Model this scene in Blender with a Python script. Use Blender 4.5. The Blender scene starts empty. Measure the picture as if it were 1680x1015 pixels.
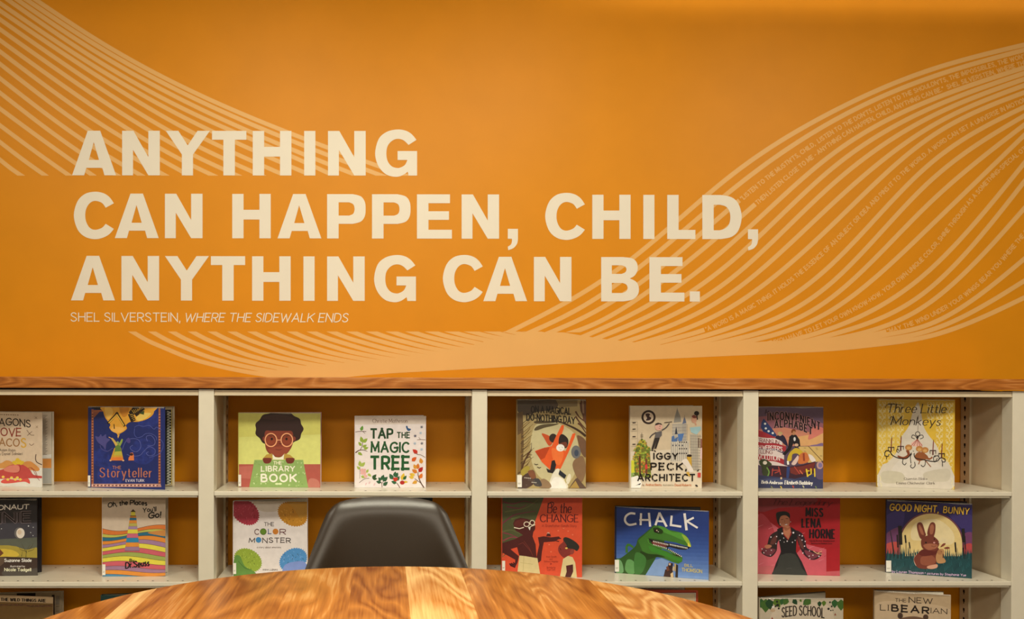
import bpy, bmesh, math, random
import numpy as np
from mathutils import Vector, Matrix
from mathutils.geometry import tessellate_polygon

random.seed(7)
SC = bpy.context.scene
COL = SC.collection
R = math.radians

# ------------------------------------------------------------------ camera
CAM_POS = (0.5989, -3.30, 1.1154)
YAW, PITCH, ROLL = 0.0128, -0.0057, 0.0024
FOC, PPX, PPY = 1480.0, 651.6, 623.7          # lens in pixels of a 1680 x 1015 frame
cam_data = bpy.data.cameras.new('camera')
cam = bpy.data.objects.new('camera', cam_data)
COL.objects.link(cam)
_f = Vector((math.sin(YAW) * math.cos(PITCH), math.cos(YAW) * math.cos(PITCH), math.sin(PITCH)))
_r = Vector((math.cos(YAW), -math.sin(YAW), 0))
_u = _r.cross(_f)
_r2 = math.cos(ROLL) * _r + math.sin(ROLL) * _u
_u2 = -math.sin(ROLL) * _r + math.cos(ROLL) * _u
M = Matrix((( _r2.x, _u2.x, -_f.x, CAM_POS[0]), (_r2.y, _u2.y, -_f.y, CAM_POS[1]),
            (_r2.z, _u2.z, -_f.z, CAM_POS[2]), (0, 0, 0, 1)))
cam.matrix_world = M
cam_data.sensor_fit = 'HORIZONTAL'
cam_data.sensor_width = 36.0
cam_data.lens = 36.0 * FOC / 1680.0
cam_data.shift_x = (840 - PPX) / 1680.0
cam_data.shift_y = -(507.5 - PPY) / 1680.0
cam_data.clip_start = 0.05
SC.camera = cam

# ------------------------------------------------------------------ world, lights, exposure
SC.view_settings.view_transform = 'Standard'
SC.view_settings.look = 'None'
SC.view_settings.gamma = 1.0
SC.view_settings.use_curve_mapping = False
SC.view_settings.exposure = 0.0
world = bpy.data.worlds.new('world'); SC.world = world
world.use_nodes = True
world.node_tree.nodes['Background'].inputs[0].default_value = (1.0, 0.80, 0.58, 1)
world.node_tree.nodes['Background'].inputs[1].default_value = 0.05

CEIL = 2.56
def area(name, loc, sx, sy, power, color, rot=(0, 0, 0), spread=180, shape='RECTANGLE'):
    l = bpy.data.lights.new(name, 'AREA')
    l.shape = shape; l.size = sx; l.size_y = sy
    l.energy = power; l.color = color; l.spread = R(spread)
    o = bpy.data.objects.new(name, l); COL.objects.link(o)
    o.location = loc; o.rotation_euler = rot
    return o
WARM = (1.0, 0.915, 0.745)
area('downlight', (0.66, -1.95, CEIL - 0.012), 0.46, 0.46, 37, (1.0, 0.94, 0.735), shape='DISK')
area('downlight', (-1.05, -2.0, CEIL - 0.012), 0.4, 0.4, 20, WARM, shape='DISK')
area('downlight', (2.75, -1.9, CEIL - 0.012), 0.4, 0.4, 30, WARM, shape='DISK')
area('ceiling_panel_light', (0.5, -4.6, CEIL - 0.012), 2.6, 0.9, 104, (1.0, 0.885, 0.70))
# row of unseen lamps added to even out the light on the upper wall
for i, (wx, wp) in enumerate(((-1.1, 1.6), (0.1, 3.5), (1.2, 3.6), (2.3, 1.9), (3.4, 0.9))):
    area('added_wall_fill', (wx, -1.25, CEIL - 0.10), 0.5, 0.12, wp, (1.0, 0.94, 0.735), rot=(R(68), 0, 0), spread=150)
area('cove_light', (2.75, -0.2, 2.74), 2.7, 0.06, 4.5, (1.0, 0.88, 0.66))

# ------------------------------------------------------------------ materials
def lin(c):
    c = c / 255.0
    return c / 12.92 if c <= 0.04045 else ((c + 0.055) / 1.055) ** 2.4
def hexlin(h):
    return tuple(lin(int(h[i:i + 2], 16)) for i in (0, 2, 4))
WHITE = hexlin('e6dcc0')                       # what white paper looks like under these lamps
def pig(h):
    """pigment colour of a thing seen as h under the warm room lamps"""
    c = hexlin(h)
    return tuple(min(0.90, max(0.004, 0.92 * a / b)) for a, b in zip(c, WHITE))

def nodes_of(m):
    m.use_nodes = True
    nt = m.node_tree
    return nt, nt.nodes['Principled BSDF']
def mottled(name, rgb, rough=0.5, spec=0.5, amount=0.08, scale=40.0, coat=0.0, bump=0.0, bscale=200.0, stretch=None):
    m = bpy.data.materials.new(name)
    nt, b = nodes_of(m)
    N, L = nt.nodes, nt.links
    tc = N.new('ShaderNodeTexCoord')
    src = tc.outputs['Object']
    if stretch:
        mp = N.new('ShaderNodeMapping'); mp.inputs['Scale'].default_value = stretch
        L.new(src, mp.inputs['Vector']); src = mp.outputs['Vector']
    nz = N.new('ShaderNodeTexNoise'); nz.inputs['Scale'].default_value = scale; nz.inputs['Detail'].default_value = 3
    L.new(src, nz.inputs['Vector'])
    rp = N.new('ShaderNodeMapRange')
    rp.inputs['From Min'].default_value = 0.3; rp.inputs['From Max'].default_value = 0.7
    rp.inputs['To Min'].default_value = 1 - amount; rp.inputs['To Max'].default_value = 1 + amount
    L.new(nz.outputs['Fac'], rp.inputs['Value'])
    mx = N.new('ShaderNodeMix'); mx.data_type = 'RGBA'; mx.blend_type = 'MULTIPLY'
    mx.inputs['Factor'].default_value = 1.0
    mx.inputs['A'].default_value = (*rgb, 1)
    L.new(rp.outputs['Result'], mx.inputs['B'])
    L.new(mx.outputs['Result'], b.inputs['Base Color'])
    b.inputs['Roughness'].default_value = rough
    b.inputs['Specular IOR Level'].default_value = spec
    if coat:
        b.inputs['Coat Weight'].default_value = coat
        b.inputs['Coat Roughness'].default_value = 0.12
    if bump:
        n2 = N.new('ShaderNodeTexNoise'); n2.inputs['Scale'].default_value = bscale
        L.new(tc.outputs['Object'], n2.inputs['Vector'])
        bp = N.new('ShaderNodeBump'); bp.inputs['Strength'].default_value = bump; bp.inputs['Distance'].default_value = 0.004
        L.new(n2.outputs['Fac'], bp.inputs['Height'])
        L.new(bp.outputs['Normal'], b.inputs['Normal'])
    return m

_ink = {}
def ink(h, amt=0.045):
    """printed colour under a glossy clear jacket"""
    k = (h, amt)
    if k not in _ink:
        _ink[k] = mottled('print_' + h, pig(h), rough=0.45, spec=0.35, amount=amt, scale=55, coat=0.35, bump=0.10, bscale=9)
    return _ink[k]

M_WALL = mottled('orange_wall_vinyl', (0.67, 0.256, 0.004), rough=0.47, spec=0.22, amount=0.03, scale=6, bump=0.03, bscale=420)
M_BAND = mottled('pale_orange_vinyl', (0.74, 0.425, 0.14), rough=0.45, spec=0.3, amount=0.02, scale=6)
M_BANDTXT = mottled('pale_orange_small_print', (0.74, 0.40, 0.115), rough=0.45, spec=0.3, amount=0.02, scale=6)
M_LETTER = mottled('cream_white_vinyl', (0.77, 0.725, 0.63), rough=0.45, spec=0.4, amount=0.015, scale=6)
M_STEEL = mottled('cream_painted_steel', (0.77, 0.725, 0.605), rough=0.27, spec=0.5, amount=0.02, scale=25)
M_STEELM = mottled('cream_painted_steel_bounce_tint', (0.67, 0.57, 0.41), rough=0.42, spec=0.4, amount=0.025, scale=25)  # same cream steel, with warm bounce light mixed into its colour
M_DARK = mottled('dark_hole', (0.02, 0.015, 0.012), rough=0.8, spec=0.1, amount=0.1)
M_PLASTIC = mottled('black_brown_plastic', (0.021, 0.0118, 0.005), rough=0.36, spec=0.5, amount=0.08, scale=300, bump=0.04, bscale=900)
M_LEG = mottled('black_metal', (0.02, 0.02, 0.02), rough=0.35, spec=0.5)
M_PAGES = mottled('paper_pages', (0.72, 0.68, 0.58), rough=0.8, spec=0.2, amount=0.12, scale=900, stretch=(1, 1, 0.01))
M_PAPER = mottled('white_sticker_paper', (0.85, 0.84, 0.80), rough=0.5, spec=0.3, amount=0.02)
M_CEIL = mottled('off_white_ceiling', (0.78, 0.76, 0.70), rough=0.9, spec=0.1, amount=0.02)
M_ROOM = mottled('warm_grey_wall', (0.55, 0.51, 0.44), rough=0.9, spec=0.1, amount=0.03)
M_FLOOR = mottled('grey_brown_carpet', (0.16, 0.14, 0.12), rough=1.0, spec=0.0, amount=0.35, scale=260, bump=0.3, bscale=500)

M_CLEAR = mottled('clear_plastic_jacket', (0.85, 0.83, 0.78), rough=0.12, spec=0.6, amount=0.02)
_b = M_CLEAR.node_tree.nodes['Principled BSDF']; _b.inputs['Alpha'].default_value = 0.30

def wood(name, dark, mid, light, along='X', scale=1.0, planks=None, rough=0.35):
    """procedural grain running along one axis; planks = list of (x, tone, offset) seams across the other"""
    m = bpy.data.materials.new(name)
    nt, b = nodes_of(m)
    N, L = nt.nodes, nt.links
    tc = N.new('ShaderNodeTexCoord')
    sep = N.new('ShaderNodeSeparateXYZ'); L.new(tc.outputs['Object'], sep.inputs[0])
    vec = tc.outputs['Object']
    tone = None
    if planks:
        lo, hi = -0.8, 0.8
        mr = N.new('ShaderNodeMapRange'); mr.inputs['From Min'].default_value = lo; mr.inputs['From Max'].default_value = hi
        L.new(sep.outputs['X'], mr.inputs['Value'])
        cr = N.new('ShaderNodeValToRGB'); cr.color_ramp.interpolation = 'CONSTANT'
        E = cr.color_ramp.elements
        for i, (x, t, o) in enumerate(planks):
            e = E[i] if i < 2 else E.new(1.0)
            e.position = max(0, (x - lo) / (hi - lo)); e.color = (t, o, 0, 1)
        L.new(mr.outputs['Result'], cr.inputs['Fac'])
        s2 = N.new('ShaderNodeSeparateColor'); L.new(cr.outputs['Color'], s2.inputs[0])
        tone = s2.outputs['Red']
        cb = N.new('ShaderNodeCombineXYZ')
        mu = N.new('ShaderNodeMath'); mu.operation = 'MULTIPLY'; mu.inputs[1].default_value = 17.0
        L.new(s2.outputs['Green'], mu.inputs[0])
        L.new(mu.outputs[0], cb.inputs['Y']); L.new(mu.outputs[0], cb.inputs['Z'])
        ad = N.new('ShaderNodeVectorMath'); ad.operation = 'ADD'
        L.new(tc.outputs['Object'], ad.inputs[0]); L.new(cb.outputs[0], ad.inputs[1])
        vec = ad.outputs[0]
    mp = N.new('ShaderNodeMapping')
    mp.inputs['Scale'].default_value = (0.16, 1, 1) if along == 'X' else (1, 0.22, 1)
    L.new(vec, mp.inputs['Vector'])
    n1 = N.new('ShaderNodeTexNoise'); n1.inputs['Scale'].default_value = 7 * scale; n1.inputs['Detail'].default_value = 2
    n1.inputs['Distortion'].default_value = 0.35
    L.new(mp.outputs['Vector'], n1.inputs['Vector'])
    # contour lines of a stretched noise field = cathedral grain
    ml = N.new('ShaderNodeMath'); ml.operation = 'MULTIPLY'; ml.inputs[1].default_value = 26.0
    L.new(n1.outputs['Fac'], ml.inputs[0])
    fr = N.new('ShaderNodeMath'); fr.operation = 'PINGPONG'; fr.inputs[1].default_value = 1.0
    L.new(ml.outputs[0], fr.inputs[0])
    mp2 = N.new('ShaderNodeMapping')
    mp2.inputs['Scale'].default_value = (0.03, 1, 1) if along == 'X' else (1, 0.03, 1)
    L.new(vec, mp2.inputs['Vector'])
    n2 = N.new('ShaderNodeTexNoise'); n2.inputs['Scale'].default_value = 260 * scale; n2.inputs['Detail'].default_value = 3
    L.new(mp2.outputs['Vector'], n2.inputs['Vector'])
    n3 = N.new('ShaderNodeTexNoise'); n3.inputs['Scale'].default_value = 5 * scale; n3.inputs['Detail'].default_value = 1
    L.new(mp.outputs['Vector'], n3.inputs['Vector'])
    a1 = N.new('ShaderNodeMath'); a1.operation = 'MULTIPLY_ADD'; a1.inputs[1].default_value = 0.34
    L.new(fr.outputs[0], a1.inputs[0])
    a2 = N.new('ShaderNodeMath'); a2.operation = 'MULTIPLY_ADD'; a2.inputs[1].default_value = 0.62
    L.new(n2.outputs['Fac'], a2.inputs[0])
    a3 = N.new('ShaderNodeMath'); a3.operation = 'MULTIPLY_ADD'; a3.inputs[1].default_value = 0.75; a3.inputs[2].default_value = -0.44
    L.new(n3.outputs['Fac'], a3.inputs[0])
    L.new(a3.outputs[0], a2.inputs[2]); L.new(a2.outputs[0], a1.inputs[2])
    val = a1.outputs[0]
    if tone is not None:
        sh = N.new('ShaderNodeMath'); sh.operation = 'ADD'; L.new(val, sh.inputs[0])
        sb = N.new('ShaderNodeMath'); sb.operation = 'SUBTRACT'; sb.inputs[1].default_value = 0.5
        L.new(tone, sb.inputs[0]); L.new(sb.outputs[0], sh.inputs[1]); val = sh.outputs[0]
    ramp = N.new('ShaderNodeValToRGB')
    E = ramp.color_ramp.elements
    E[0].position = 0.05; E[0].color = (*dark, 1)
    E[1].position = 0.95; E[1].color = (*light, 1)
    e = E.new(0.5); e.color = (*mid, 1)
    L.new(val, ramp.inputs['Fac'])
    L.new(ramp.outputs['Color'], b.inputs['Base Color'])
    b.inputs['Roughness'].default_value = rough
    b.inputs['Specular IOR Level'].default_value = 0.4
    return m
M_CAP = wood('walnut_edge', pig('743808'), pig('a8601e'), pig('cc8c48'), along='X', scale=1.6, rough=0.4)
TABLE_PLANKS = [(-0.8, .5, .1), (-0.458, .86, .35), (-0.425, .38, .83), (-0.197, .45, .57), (-0.086, .50, .21),
                (0.018, .80, .93), (0.119, .47, .49), (0.236, .46, .05), (0.354, .74, .68), (0.474, .36, .30)]
M_TABLE = wood('walnut_planks', pig('703406'), pig('ac6824'), pig('deac62'), along='Y', scale=1.0, planks=TABLE_PLANKS, rough=0.30)

# ------------------------------------------------------------------ mesh helpers
def link_mesh(name, bm, mats, parent=None, loc=None, smooth=False):
    me = bpy.data.meshes.new(name)
    bm.normal_update()
    bm.to_mesh(me); bm.free()
    for m in (mats if isinstance(mats, (list, tuple)) else [mats]):
        me.materials.append(m)
    if smooth:
        for p in me.polygons: p.use_smooth = True
    o = bpy.data.objects.new(name, me); COL.objects.link(o)
    if parent: o.parent = parent
    if loc: o.location = loc
    return o
def box(bm, x0, x1, y0, y1, z0, z1, mi=0, bevel=0.0):
    vs = [bm.verts.new((x, y, z)) for x in (x0, x1) for y in (y0, y1) for z in (z0, z1)]
    fs = []
    for q in ((0, 1, 3, 2), (4, 6, 7, 5), (0, 4, 5, 1), (2, 3, 7, 6), (0, 2, 6, 4), (1, 5, 7, 3)):
        f = bm.faces.new([vs[i] for i in q]); f.material_index = mi; fs.append(f)
    if bevel:
        es = list({e for f in fs for e in f.edges})
        r = bmesh.ops.bevel(bm, geom=es, offset=bevel, segments=2, affect='EDGES', profile=0.6)
        for f in r['faces']: f.material_index = mi
def lathe(bm, prof, n=48, cx=0, cy=0, mi=0):
    rings = []
    for r, z in prof:
        if r < 1e-6: rings.append([bm.verts.new((cx, cy, z))])
        else: rings.append([bm.verts.new((cx + r * math.cos(2 * math.pi * i / n), cy + r * math.sin(2 * math.pi * i / n), z)) for i in range(n)])
    for a, b in zip(rings, rings[1:]):
        for i in range(n):
            j = (i + 1) % n
            if len(a) == 1 and len(b) == 1: continue
            if len(a) == 1: f = bm.faces.new((a[0], b[i], b[j]))
            elif len(b) == 1: f = bm.faces.new((a[i], b[0], a[j]))
            else: f = bm.faces.new((a[i], b[i], b[j], a[j]))
            f.material_index = mi
    bmesh.ops.recalc_face_normals(bm, faces=bm.faces)
def tube(bm, pts, rads, n=12, mi=0):
    rings = []
    for k, p in enumerate(pts):
        p = Vector(p)
        d = (Vector(pts[min(k + 1, len(pts) - 1)]) - Vector(pts[max(k - 1, 0)])).normalized()
        a = d.orthogonal().normalized(); b = d.cross(a)
        rings.append([bm.verts.new(p + rads[k] * (math.cos(2 * math.pi * i / n) * a + math.sin(2 * math.pi * i / n) * b)) for i in range(n)])
    for a, b in zip(rings, rings[1:]):
        for i in range(n):
            f = bm.faces.new((a[i], a[(i + 1) % n], b[(i + 1) % n], b[i])); f.material_index = mi
    bm.faces.new(rings[0][::-1]); bm.faces.new(rings[-1])
    bmesh.ops.recalc_face_normals(bm, faces=bm.faces)
def thing(name, label, cat, loc=(0, 0, 0), rz=0.0, group=None):
    o = bpy.data.objects.new(name, None); COL.objects.link(o)
    o.empty_display_size = 0.05
    o.location = loc; o.rotation_euler = (0, 0, rz)
    o['label'] = label; o['category'] = cat
    if group: o['group'] = group
    return o
def structure(name, bm, m):
    o = link_mesh(name, bm, m); o['kind'] = 'structure'; return o

# ------------------------------------------------------------------ flat drawing on a surface
def P(s):
    return [tuple(float(v) for v in q.split(',')) for q in s.split()] if isinstance(s, str) else [tuple(q) for q in s]
def catmull(pts, closed=False, n=6):
    m = len(pts); out = []
    for i in range(m if closed else m - 1):
        if closed: a, b, c, d = (pts[(i + k - 1) % m] for k in range(4))
        else: a, b, c, d = pts[max(i - 1, 0)], pts[i], pts[i + 1], pts[min(i + 2, m - 1)]
        for k in range(n):
            t = k / n
            out.append(tuple(0.5 * (2 * b[j] + (c[j] - a[j]) * t + (2 * a[j] - 5 * b[j] + 4 * c[j] - d[j]) * t * t
                                    + (3 * b[j] - a[j] - 3 * c[j] + d[j]) * t ** 3) for j in (0, 1)))
    if not closed: out.append(tuple(pts[-1]))
    return out
def clip_half(poly, inside, cross):
    out = []
    for i in range(len(poly)):
        a, b = poly[i - 1], poly[i]
        ia, ib = inside(a), inside(b)
        if ib:
            if not ia: out.append(cross(a, b))
            out.append(b)
        elif ia: out.append(cross(a, b))
    return out
def clip_rect(poly, x0, y0, x1, y1):
    for ax, v, sgn in ((0, x0, 1), (0, x1, -1), (1, y0, 1), (1, y1, -1)):
        if not poly: break
        def cr(a, b, ax=ax, v=v):
            t = (v - a[ax]) / (b[ax] - a[ax])
            return tuple(a[k] + t * (b[k] - a[k]) for k in (0, 1))
        poly = clip_half(poly, lambda p: (p[ax] - v) * sgn >= -1e-9, cr)
    return poly

# single-line letter shapes: ~ marks a curve, @ a closed curve; cap height 1
GLYPHS = {
 'A': (.92, '0,0 .5,1 1,0|.19,.34 .81,.34'), 'B': (.72, '0,0 0,1|~0,1 .55,1 .82,.9 .85,.75 .8,.6 .55,.53 0,.53|~0,.53 .65,.53 .95,.43 1,.27 .92,.1 .6,0 0,0'),
 'C': (.86, '~1,.8 .82,.95 .52,1 .15,.85 0,.5 .15,.15 .52,0 .82,.05 1,.2'), 'D': (.82, '0,0 0,1|~0,1 .45,1 .85,.85 1,.5 .85,.15 .45,0 0,0'),
 'E': (.66, '1,1 0,1 0,0 1,0|0,.52 .85,.52'), 'F': (.64, '1,1 0,1 0,0|0,.5 .82,.5'),
 'G': (.92, '~1,.8 .82,.95 .52,1 .15,.85 0,.5 .15,.15 .52,0 .85,.07 1,.22|1,.2 1,.46 .55,.46'), 'H': (.8, '0,0 0,1|1,0 1,1|0,.52 1,.52'),
 'I': (.02, '.5,0 .5,1'), 'J': (.5, '~1,1 1,.25 .75,.02 .3,.02 0,.22'), 'K': (.78, '0,0 0,1|1,1 0,.4|.32,.58 1,0'), 'L': (.6, '0,1 0,0 1,0'),
 'M': (1.0, '0,0 .06,1 .5,.22 .94,1 1,0'), 'N': (.82, '0,0 0,1 1,0 1,1'), 'O': (.96, '@.5,1 .15,.86 0,.5 .15,.14 .5,0 .85,.14 1,.5 .85,.86'),
 'P': (.7, '0,0 0,1|~0,1 .6,1 .95,.9 1,.73 .95,.56 .6,.46 0,.46'), 'Q': (.96, '@.5,1 .15,.86 0,.5 .15,.14 .5,0 .85,.14 1,.5 .85,.86|.6,.25 1,-.05'),
 'R': (.72, '0,0 0,1|~0,1 .6,1 .95,.9 1,.73 .95,.56 .6,.46 0,.46|.5,.46 1,0'), 'S': (.7, '~.93,.82 .75,.96 .45,1 .12,.9 .08,.7 .4,.55 .8,.42 .97,.23 .8,.05 .5,0 .2,.04 0,.2'),
 'T': (.78, '0,1 1,1|.5,1 .5,0'), 'U': (.8, '~0,1 0,.35 .12,.08 .5,0 .88,.08 1,.35 1,1'), 'V': (.88, '0,1 .5,0 1,1'), 'W': (1.25, '0,1 .25,0 .5,.85 .75,0 1,1'),
 'X': (.82, '0,0 1,1|0,1 1,0'), 'Y': (.85, '0,1 .5,.47 1,1|.5,.47 .5,0'), 'Z': (.75, '0,1 1,1 0,0 1,0'),
 'a': (.52, '~1,.48 .85,.6 .5,.64 .12,.55 0,.32 .12,.08 .5,0 .85,.06 1,.18|1,.63 1,0'), 'b': (.54, '0,1 0,0|~0,.45 .5,.64 .88,.55 1,.32 .88,.08 .5,0 0,.16'),
 'c': (.5, '~1,.5 .6,.64 .15,.54 0,.32 .15,.08 .6,0 1,.13'), 'd': (.54, '1,1 1,0|~1,.45 .5,.64 .12,.55 0,.32 .12,.08 .5,0 1,.16'),
 'e': (.52, '~.04,.33 .97,.35 .86,.56 .5,.64 .12,.54 0,.31 .12,.08 .5,0 .95,.12'), 'f': (.34, '~1,.93 .7,1 .4,.85 .38,0|0,.62 .9,.62'),
 'g': (.54, '~1,.63 1,-.12 .75,-.3 .4,-.33 .05,-.24|~1,.45 .5,.64 .12,.55 0,.32 .12,.08 .5,0 1,.16'), 'h': (.5, '0,0 0,1|~0,.42 .4,.63 .82,.58 1,.38 1,0'),
 'i': (.04, '.5,0 .5,.62|.5,.82 .5,.88'), 'j': (.2, '~1,.62 1,-.15 .6,-.32 0,-.3|1,.82 1,.88'), 'k': (.5, '0,0 0,1|.9,.62 0,.24|.32,.38 1,0'), 'l': (.04, '.5,0 .5,1'),
 'm': (.85, '0,0 0,.63|~0,.42 .22,.63 .42,.58 .5,.38 .5,0|~.5,.42 .72,.63 .92,.58 1,.38 1,0'), 'n': (.5, '0,0 0,.63|~0,.42 .4,.63 .82,.58 1,.38 1,0'),
 'o': (.56, '@.5,.64 .14,.55 0,.32 .14,.09 .5,0 .86,.09 1,.32 .86,.55'), 'p': (.54, '0,.63 0,-.34|~0,.45 .5,.64 .88,.55 1,.32 .88,.08 .5,0 0,.16'),
 'q': (.54, '1,.63 1,-.34|~1,.45 .5,.64 .12,.55 0,.32 .12,.08 .5,0 1,.16'), 'r': (.34, '0,0 0,.63|~0,.38 .45,.6 1,.62'), 's': (.42, '~.93,.53 .5,.64 .08,.5 .45,.34 .95,.2 .7,.01 .3,.01 0,.12'),
 't': (.36, '~.42,.9 .42,.18 .6,.01 1,.05|0,.62 .95,.62'), 'u': (.5, '~0,.63 0,.25 .18,.03 .6,.02 1,.24|1,.63 1,0'), 'v': (.52, '0,.63 .5,0 1,.63'),
 'w': (.78, '0,.63 .25,0 .5,.55 .75,0 1,.63'), 'x': (.5, '0,0 1,.63|0,.63 1,0'), 'y': (.54, '0,.63 .5,.02|1,.63 .3,-.33'), 'z': (.48, '0,.63 1,.63 0,0 1,0'),
 ',': (.08, '.7,.05 .2,-.2'), '.': (.05, '.5,0 .5,.05'), "'": (.05, '.5,1 .4,.75'), '-': (.3, '0,.4 1,.4'), '!': (.05, '.5,1 .5,.3|.5,0 .5,.06'),
 '"': (.22, '0,1 0,.75|1,1 1,.75'), '*': (.1, '.5,.35 .5,.42'), ' ': (.3, ''),
}
_gc = {}
def glyph(ch):
    if ch not in _gc:
        w, s = GLYPHS[ch]
        out = []
        for part in s.split('|'):
            if not part: continue
            if part[0] in '~@':
                pts = P(part[1:]); cl = part[0] == '@'
                pts = catmull(pts, cl, 4)
                if cl: pts.append(pts[0])
                out.append((pts, True))
            else: out.append((P(part), False))
        _gc[ch] = (w, [([(x * w, y) for x, y in p], c) for p, c in out])
    return _gc[ch]
def layout(s, gap=0.26, slant=0.0, jitter=0.0, seed=1):
    """strokes of a line of lettering, baseline at 0, cap height 1; returns strokes and length"""
    rng = random.Random(seed); x = 0.0; st = []
    for ch in s:
        w, parts = glyph(ch)
        jy = rng.uniform(-jitter, jitter); ja = rng.uniform(-jitter, jitter)
        for pts, cur in parts:
            st.append(([(x + px + slant * py + ja * (py - .5), py + jy) for px, py in pts], cur))
        x += w + (gap if ch != ' ' else gap * .5)
    return st, x - gap
def ribbon_quads(pts, wid, cap=0.0, contrast=None):
    """thick line as quads with mitred joins"""
    q = [pts[0]]
    for p in pts[1:]:
        if abs(p[0] - q[-1][0]) + abs(p[1] - q[-1][1]) > 1e-9: q.append(p)
    pts = q
    if len(pts) < 2: return []
    # sharp corners are drawn as overlapping straight strokes
    for i in range(1, len(pts) - 1):
        ax, ay = pts[i][0] - pts[i - 1][0], pts[i][1] - pts[i - 1][1]
        bx, by = pts[i + 1][0] - pts[i][0], pts[i + 1][1] - pts[i][1]
        if ax * bx + ay * by < .55 * math.hypot(ax, ay) * math.hypot(bx, by):
            w0 = wid[i] if isinstance(wid, (list, tuple)) else wid
            e = .42 * w0
            la, lb = math.hypot(ax, ay), math.hypot(bx, by)
            p, q2 = pts[:i + 1], pts[i:]
            p[-1] = (p[-1][0] + ax / la * e, p[-1][1] + ay / la * e)
            q2 = [(q2[0][0] - bx / lb * e, q2[0][1] - by / lb * e)] + q2[1:]
            wa, wb = (wid[:i + 1], wid[i:]) if isinstance(wid, (list, tuple)) else (wid, wid)
            return ribbon_quads(p, wa, cap, contrast) + ribbon_quads(q2, wb, cap, contrast)
    closed = abs(pts[0][0] - pts[-1][0]) + abs(pts[0][1] - pts[-1][1]) < 1e-6 and len(pts) > 3
    n = len(pts)
    def nrm(a, b):
        dx, dy = b[0] - a[0], b[1] - a[1]; l = math.hypot(dx, dy) or 1
        return (-dy / l, dx / l)
    if cap and not closed:
        a, b = pts[0], pts[1]; nx, ny = nrm(a, b); pts[0] = (a[0] - ny * cap, a[1] + nx * cap)
        a, b = pts[-2], pts[-1]; nx, ny = nrm(a, b); pts[-1] = (b[0] + ny * cap, b[1] - nx * cap)
    left, right = [], []
    for i in range(n):
        if closed and i in (0, n - 1): n1, n2 = nrm(pts[n - 2], pts[0]), nrm(pts[0], pts[1])
        else:
            n1 = nrm(pts[i - 1], pts[i]) if i else nrm(pts[0], pts[1])
            n2 = nrm(pts[i], pts[i + 1]) if i < n - 1 else n1
        mx, my = n1[0] + n2[0], n1[1] + n2[1]; l = math.hypot(mx, my)
        if l < 1e-6: mx, my, k = n1[0], n1[1], 1.0
        else:
            mx, my = mx / l, my / l
            k = min(1.7, 1.0 / max(0.2, mx * n1[0] + my * n1[1]))
        w = wid[i] if isinstance(wid, (list, tuple)) else wid
        if contrast: w = w * (contrast + (1 - contrast) * abs(mx))
        left.append((pts[i][0] + mx * w * k / 2, pts[i][1] + my * w * k / 2))
        right.append((pts[i][0] - mx * w * k / 2, pts[i][1] - my * w * k / 2))
    return [[left[i], left[i + 1], right[i + 1], right[i]] for i in range(n - 1)]

def homography(src, dst):
    A = []; B = []
    for (x, y), (u, v) in zip(src, dst):
        A += [[x, y, 1, 0, 0, 0, -u * x, -u * y], [0, 0, 0, x, y, 1, -v * x, -v * y]]; B += [u, v]
    h = np.linalg.solve(np.array(A, float), np.array(B, float))
    return np.append(h, 1).reshape(3, 3)

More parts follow.
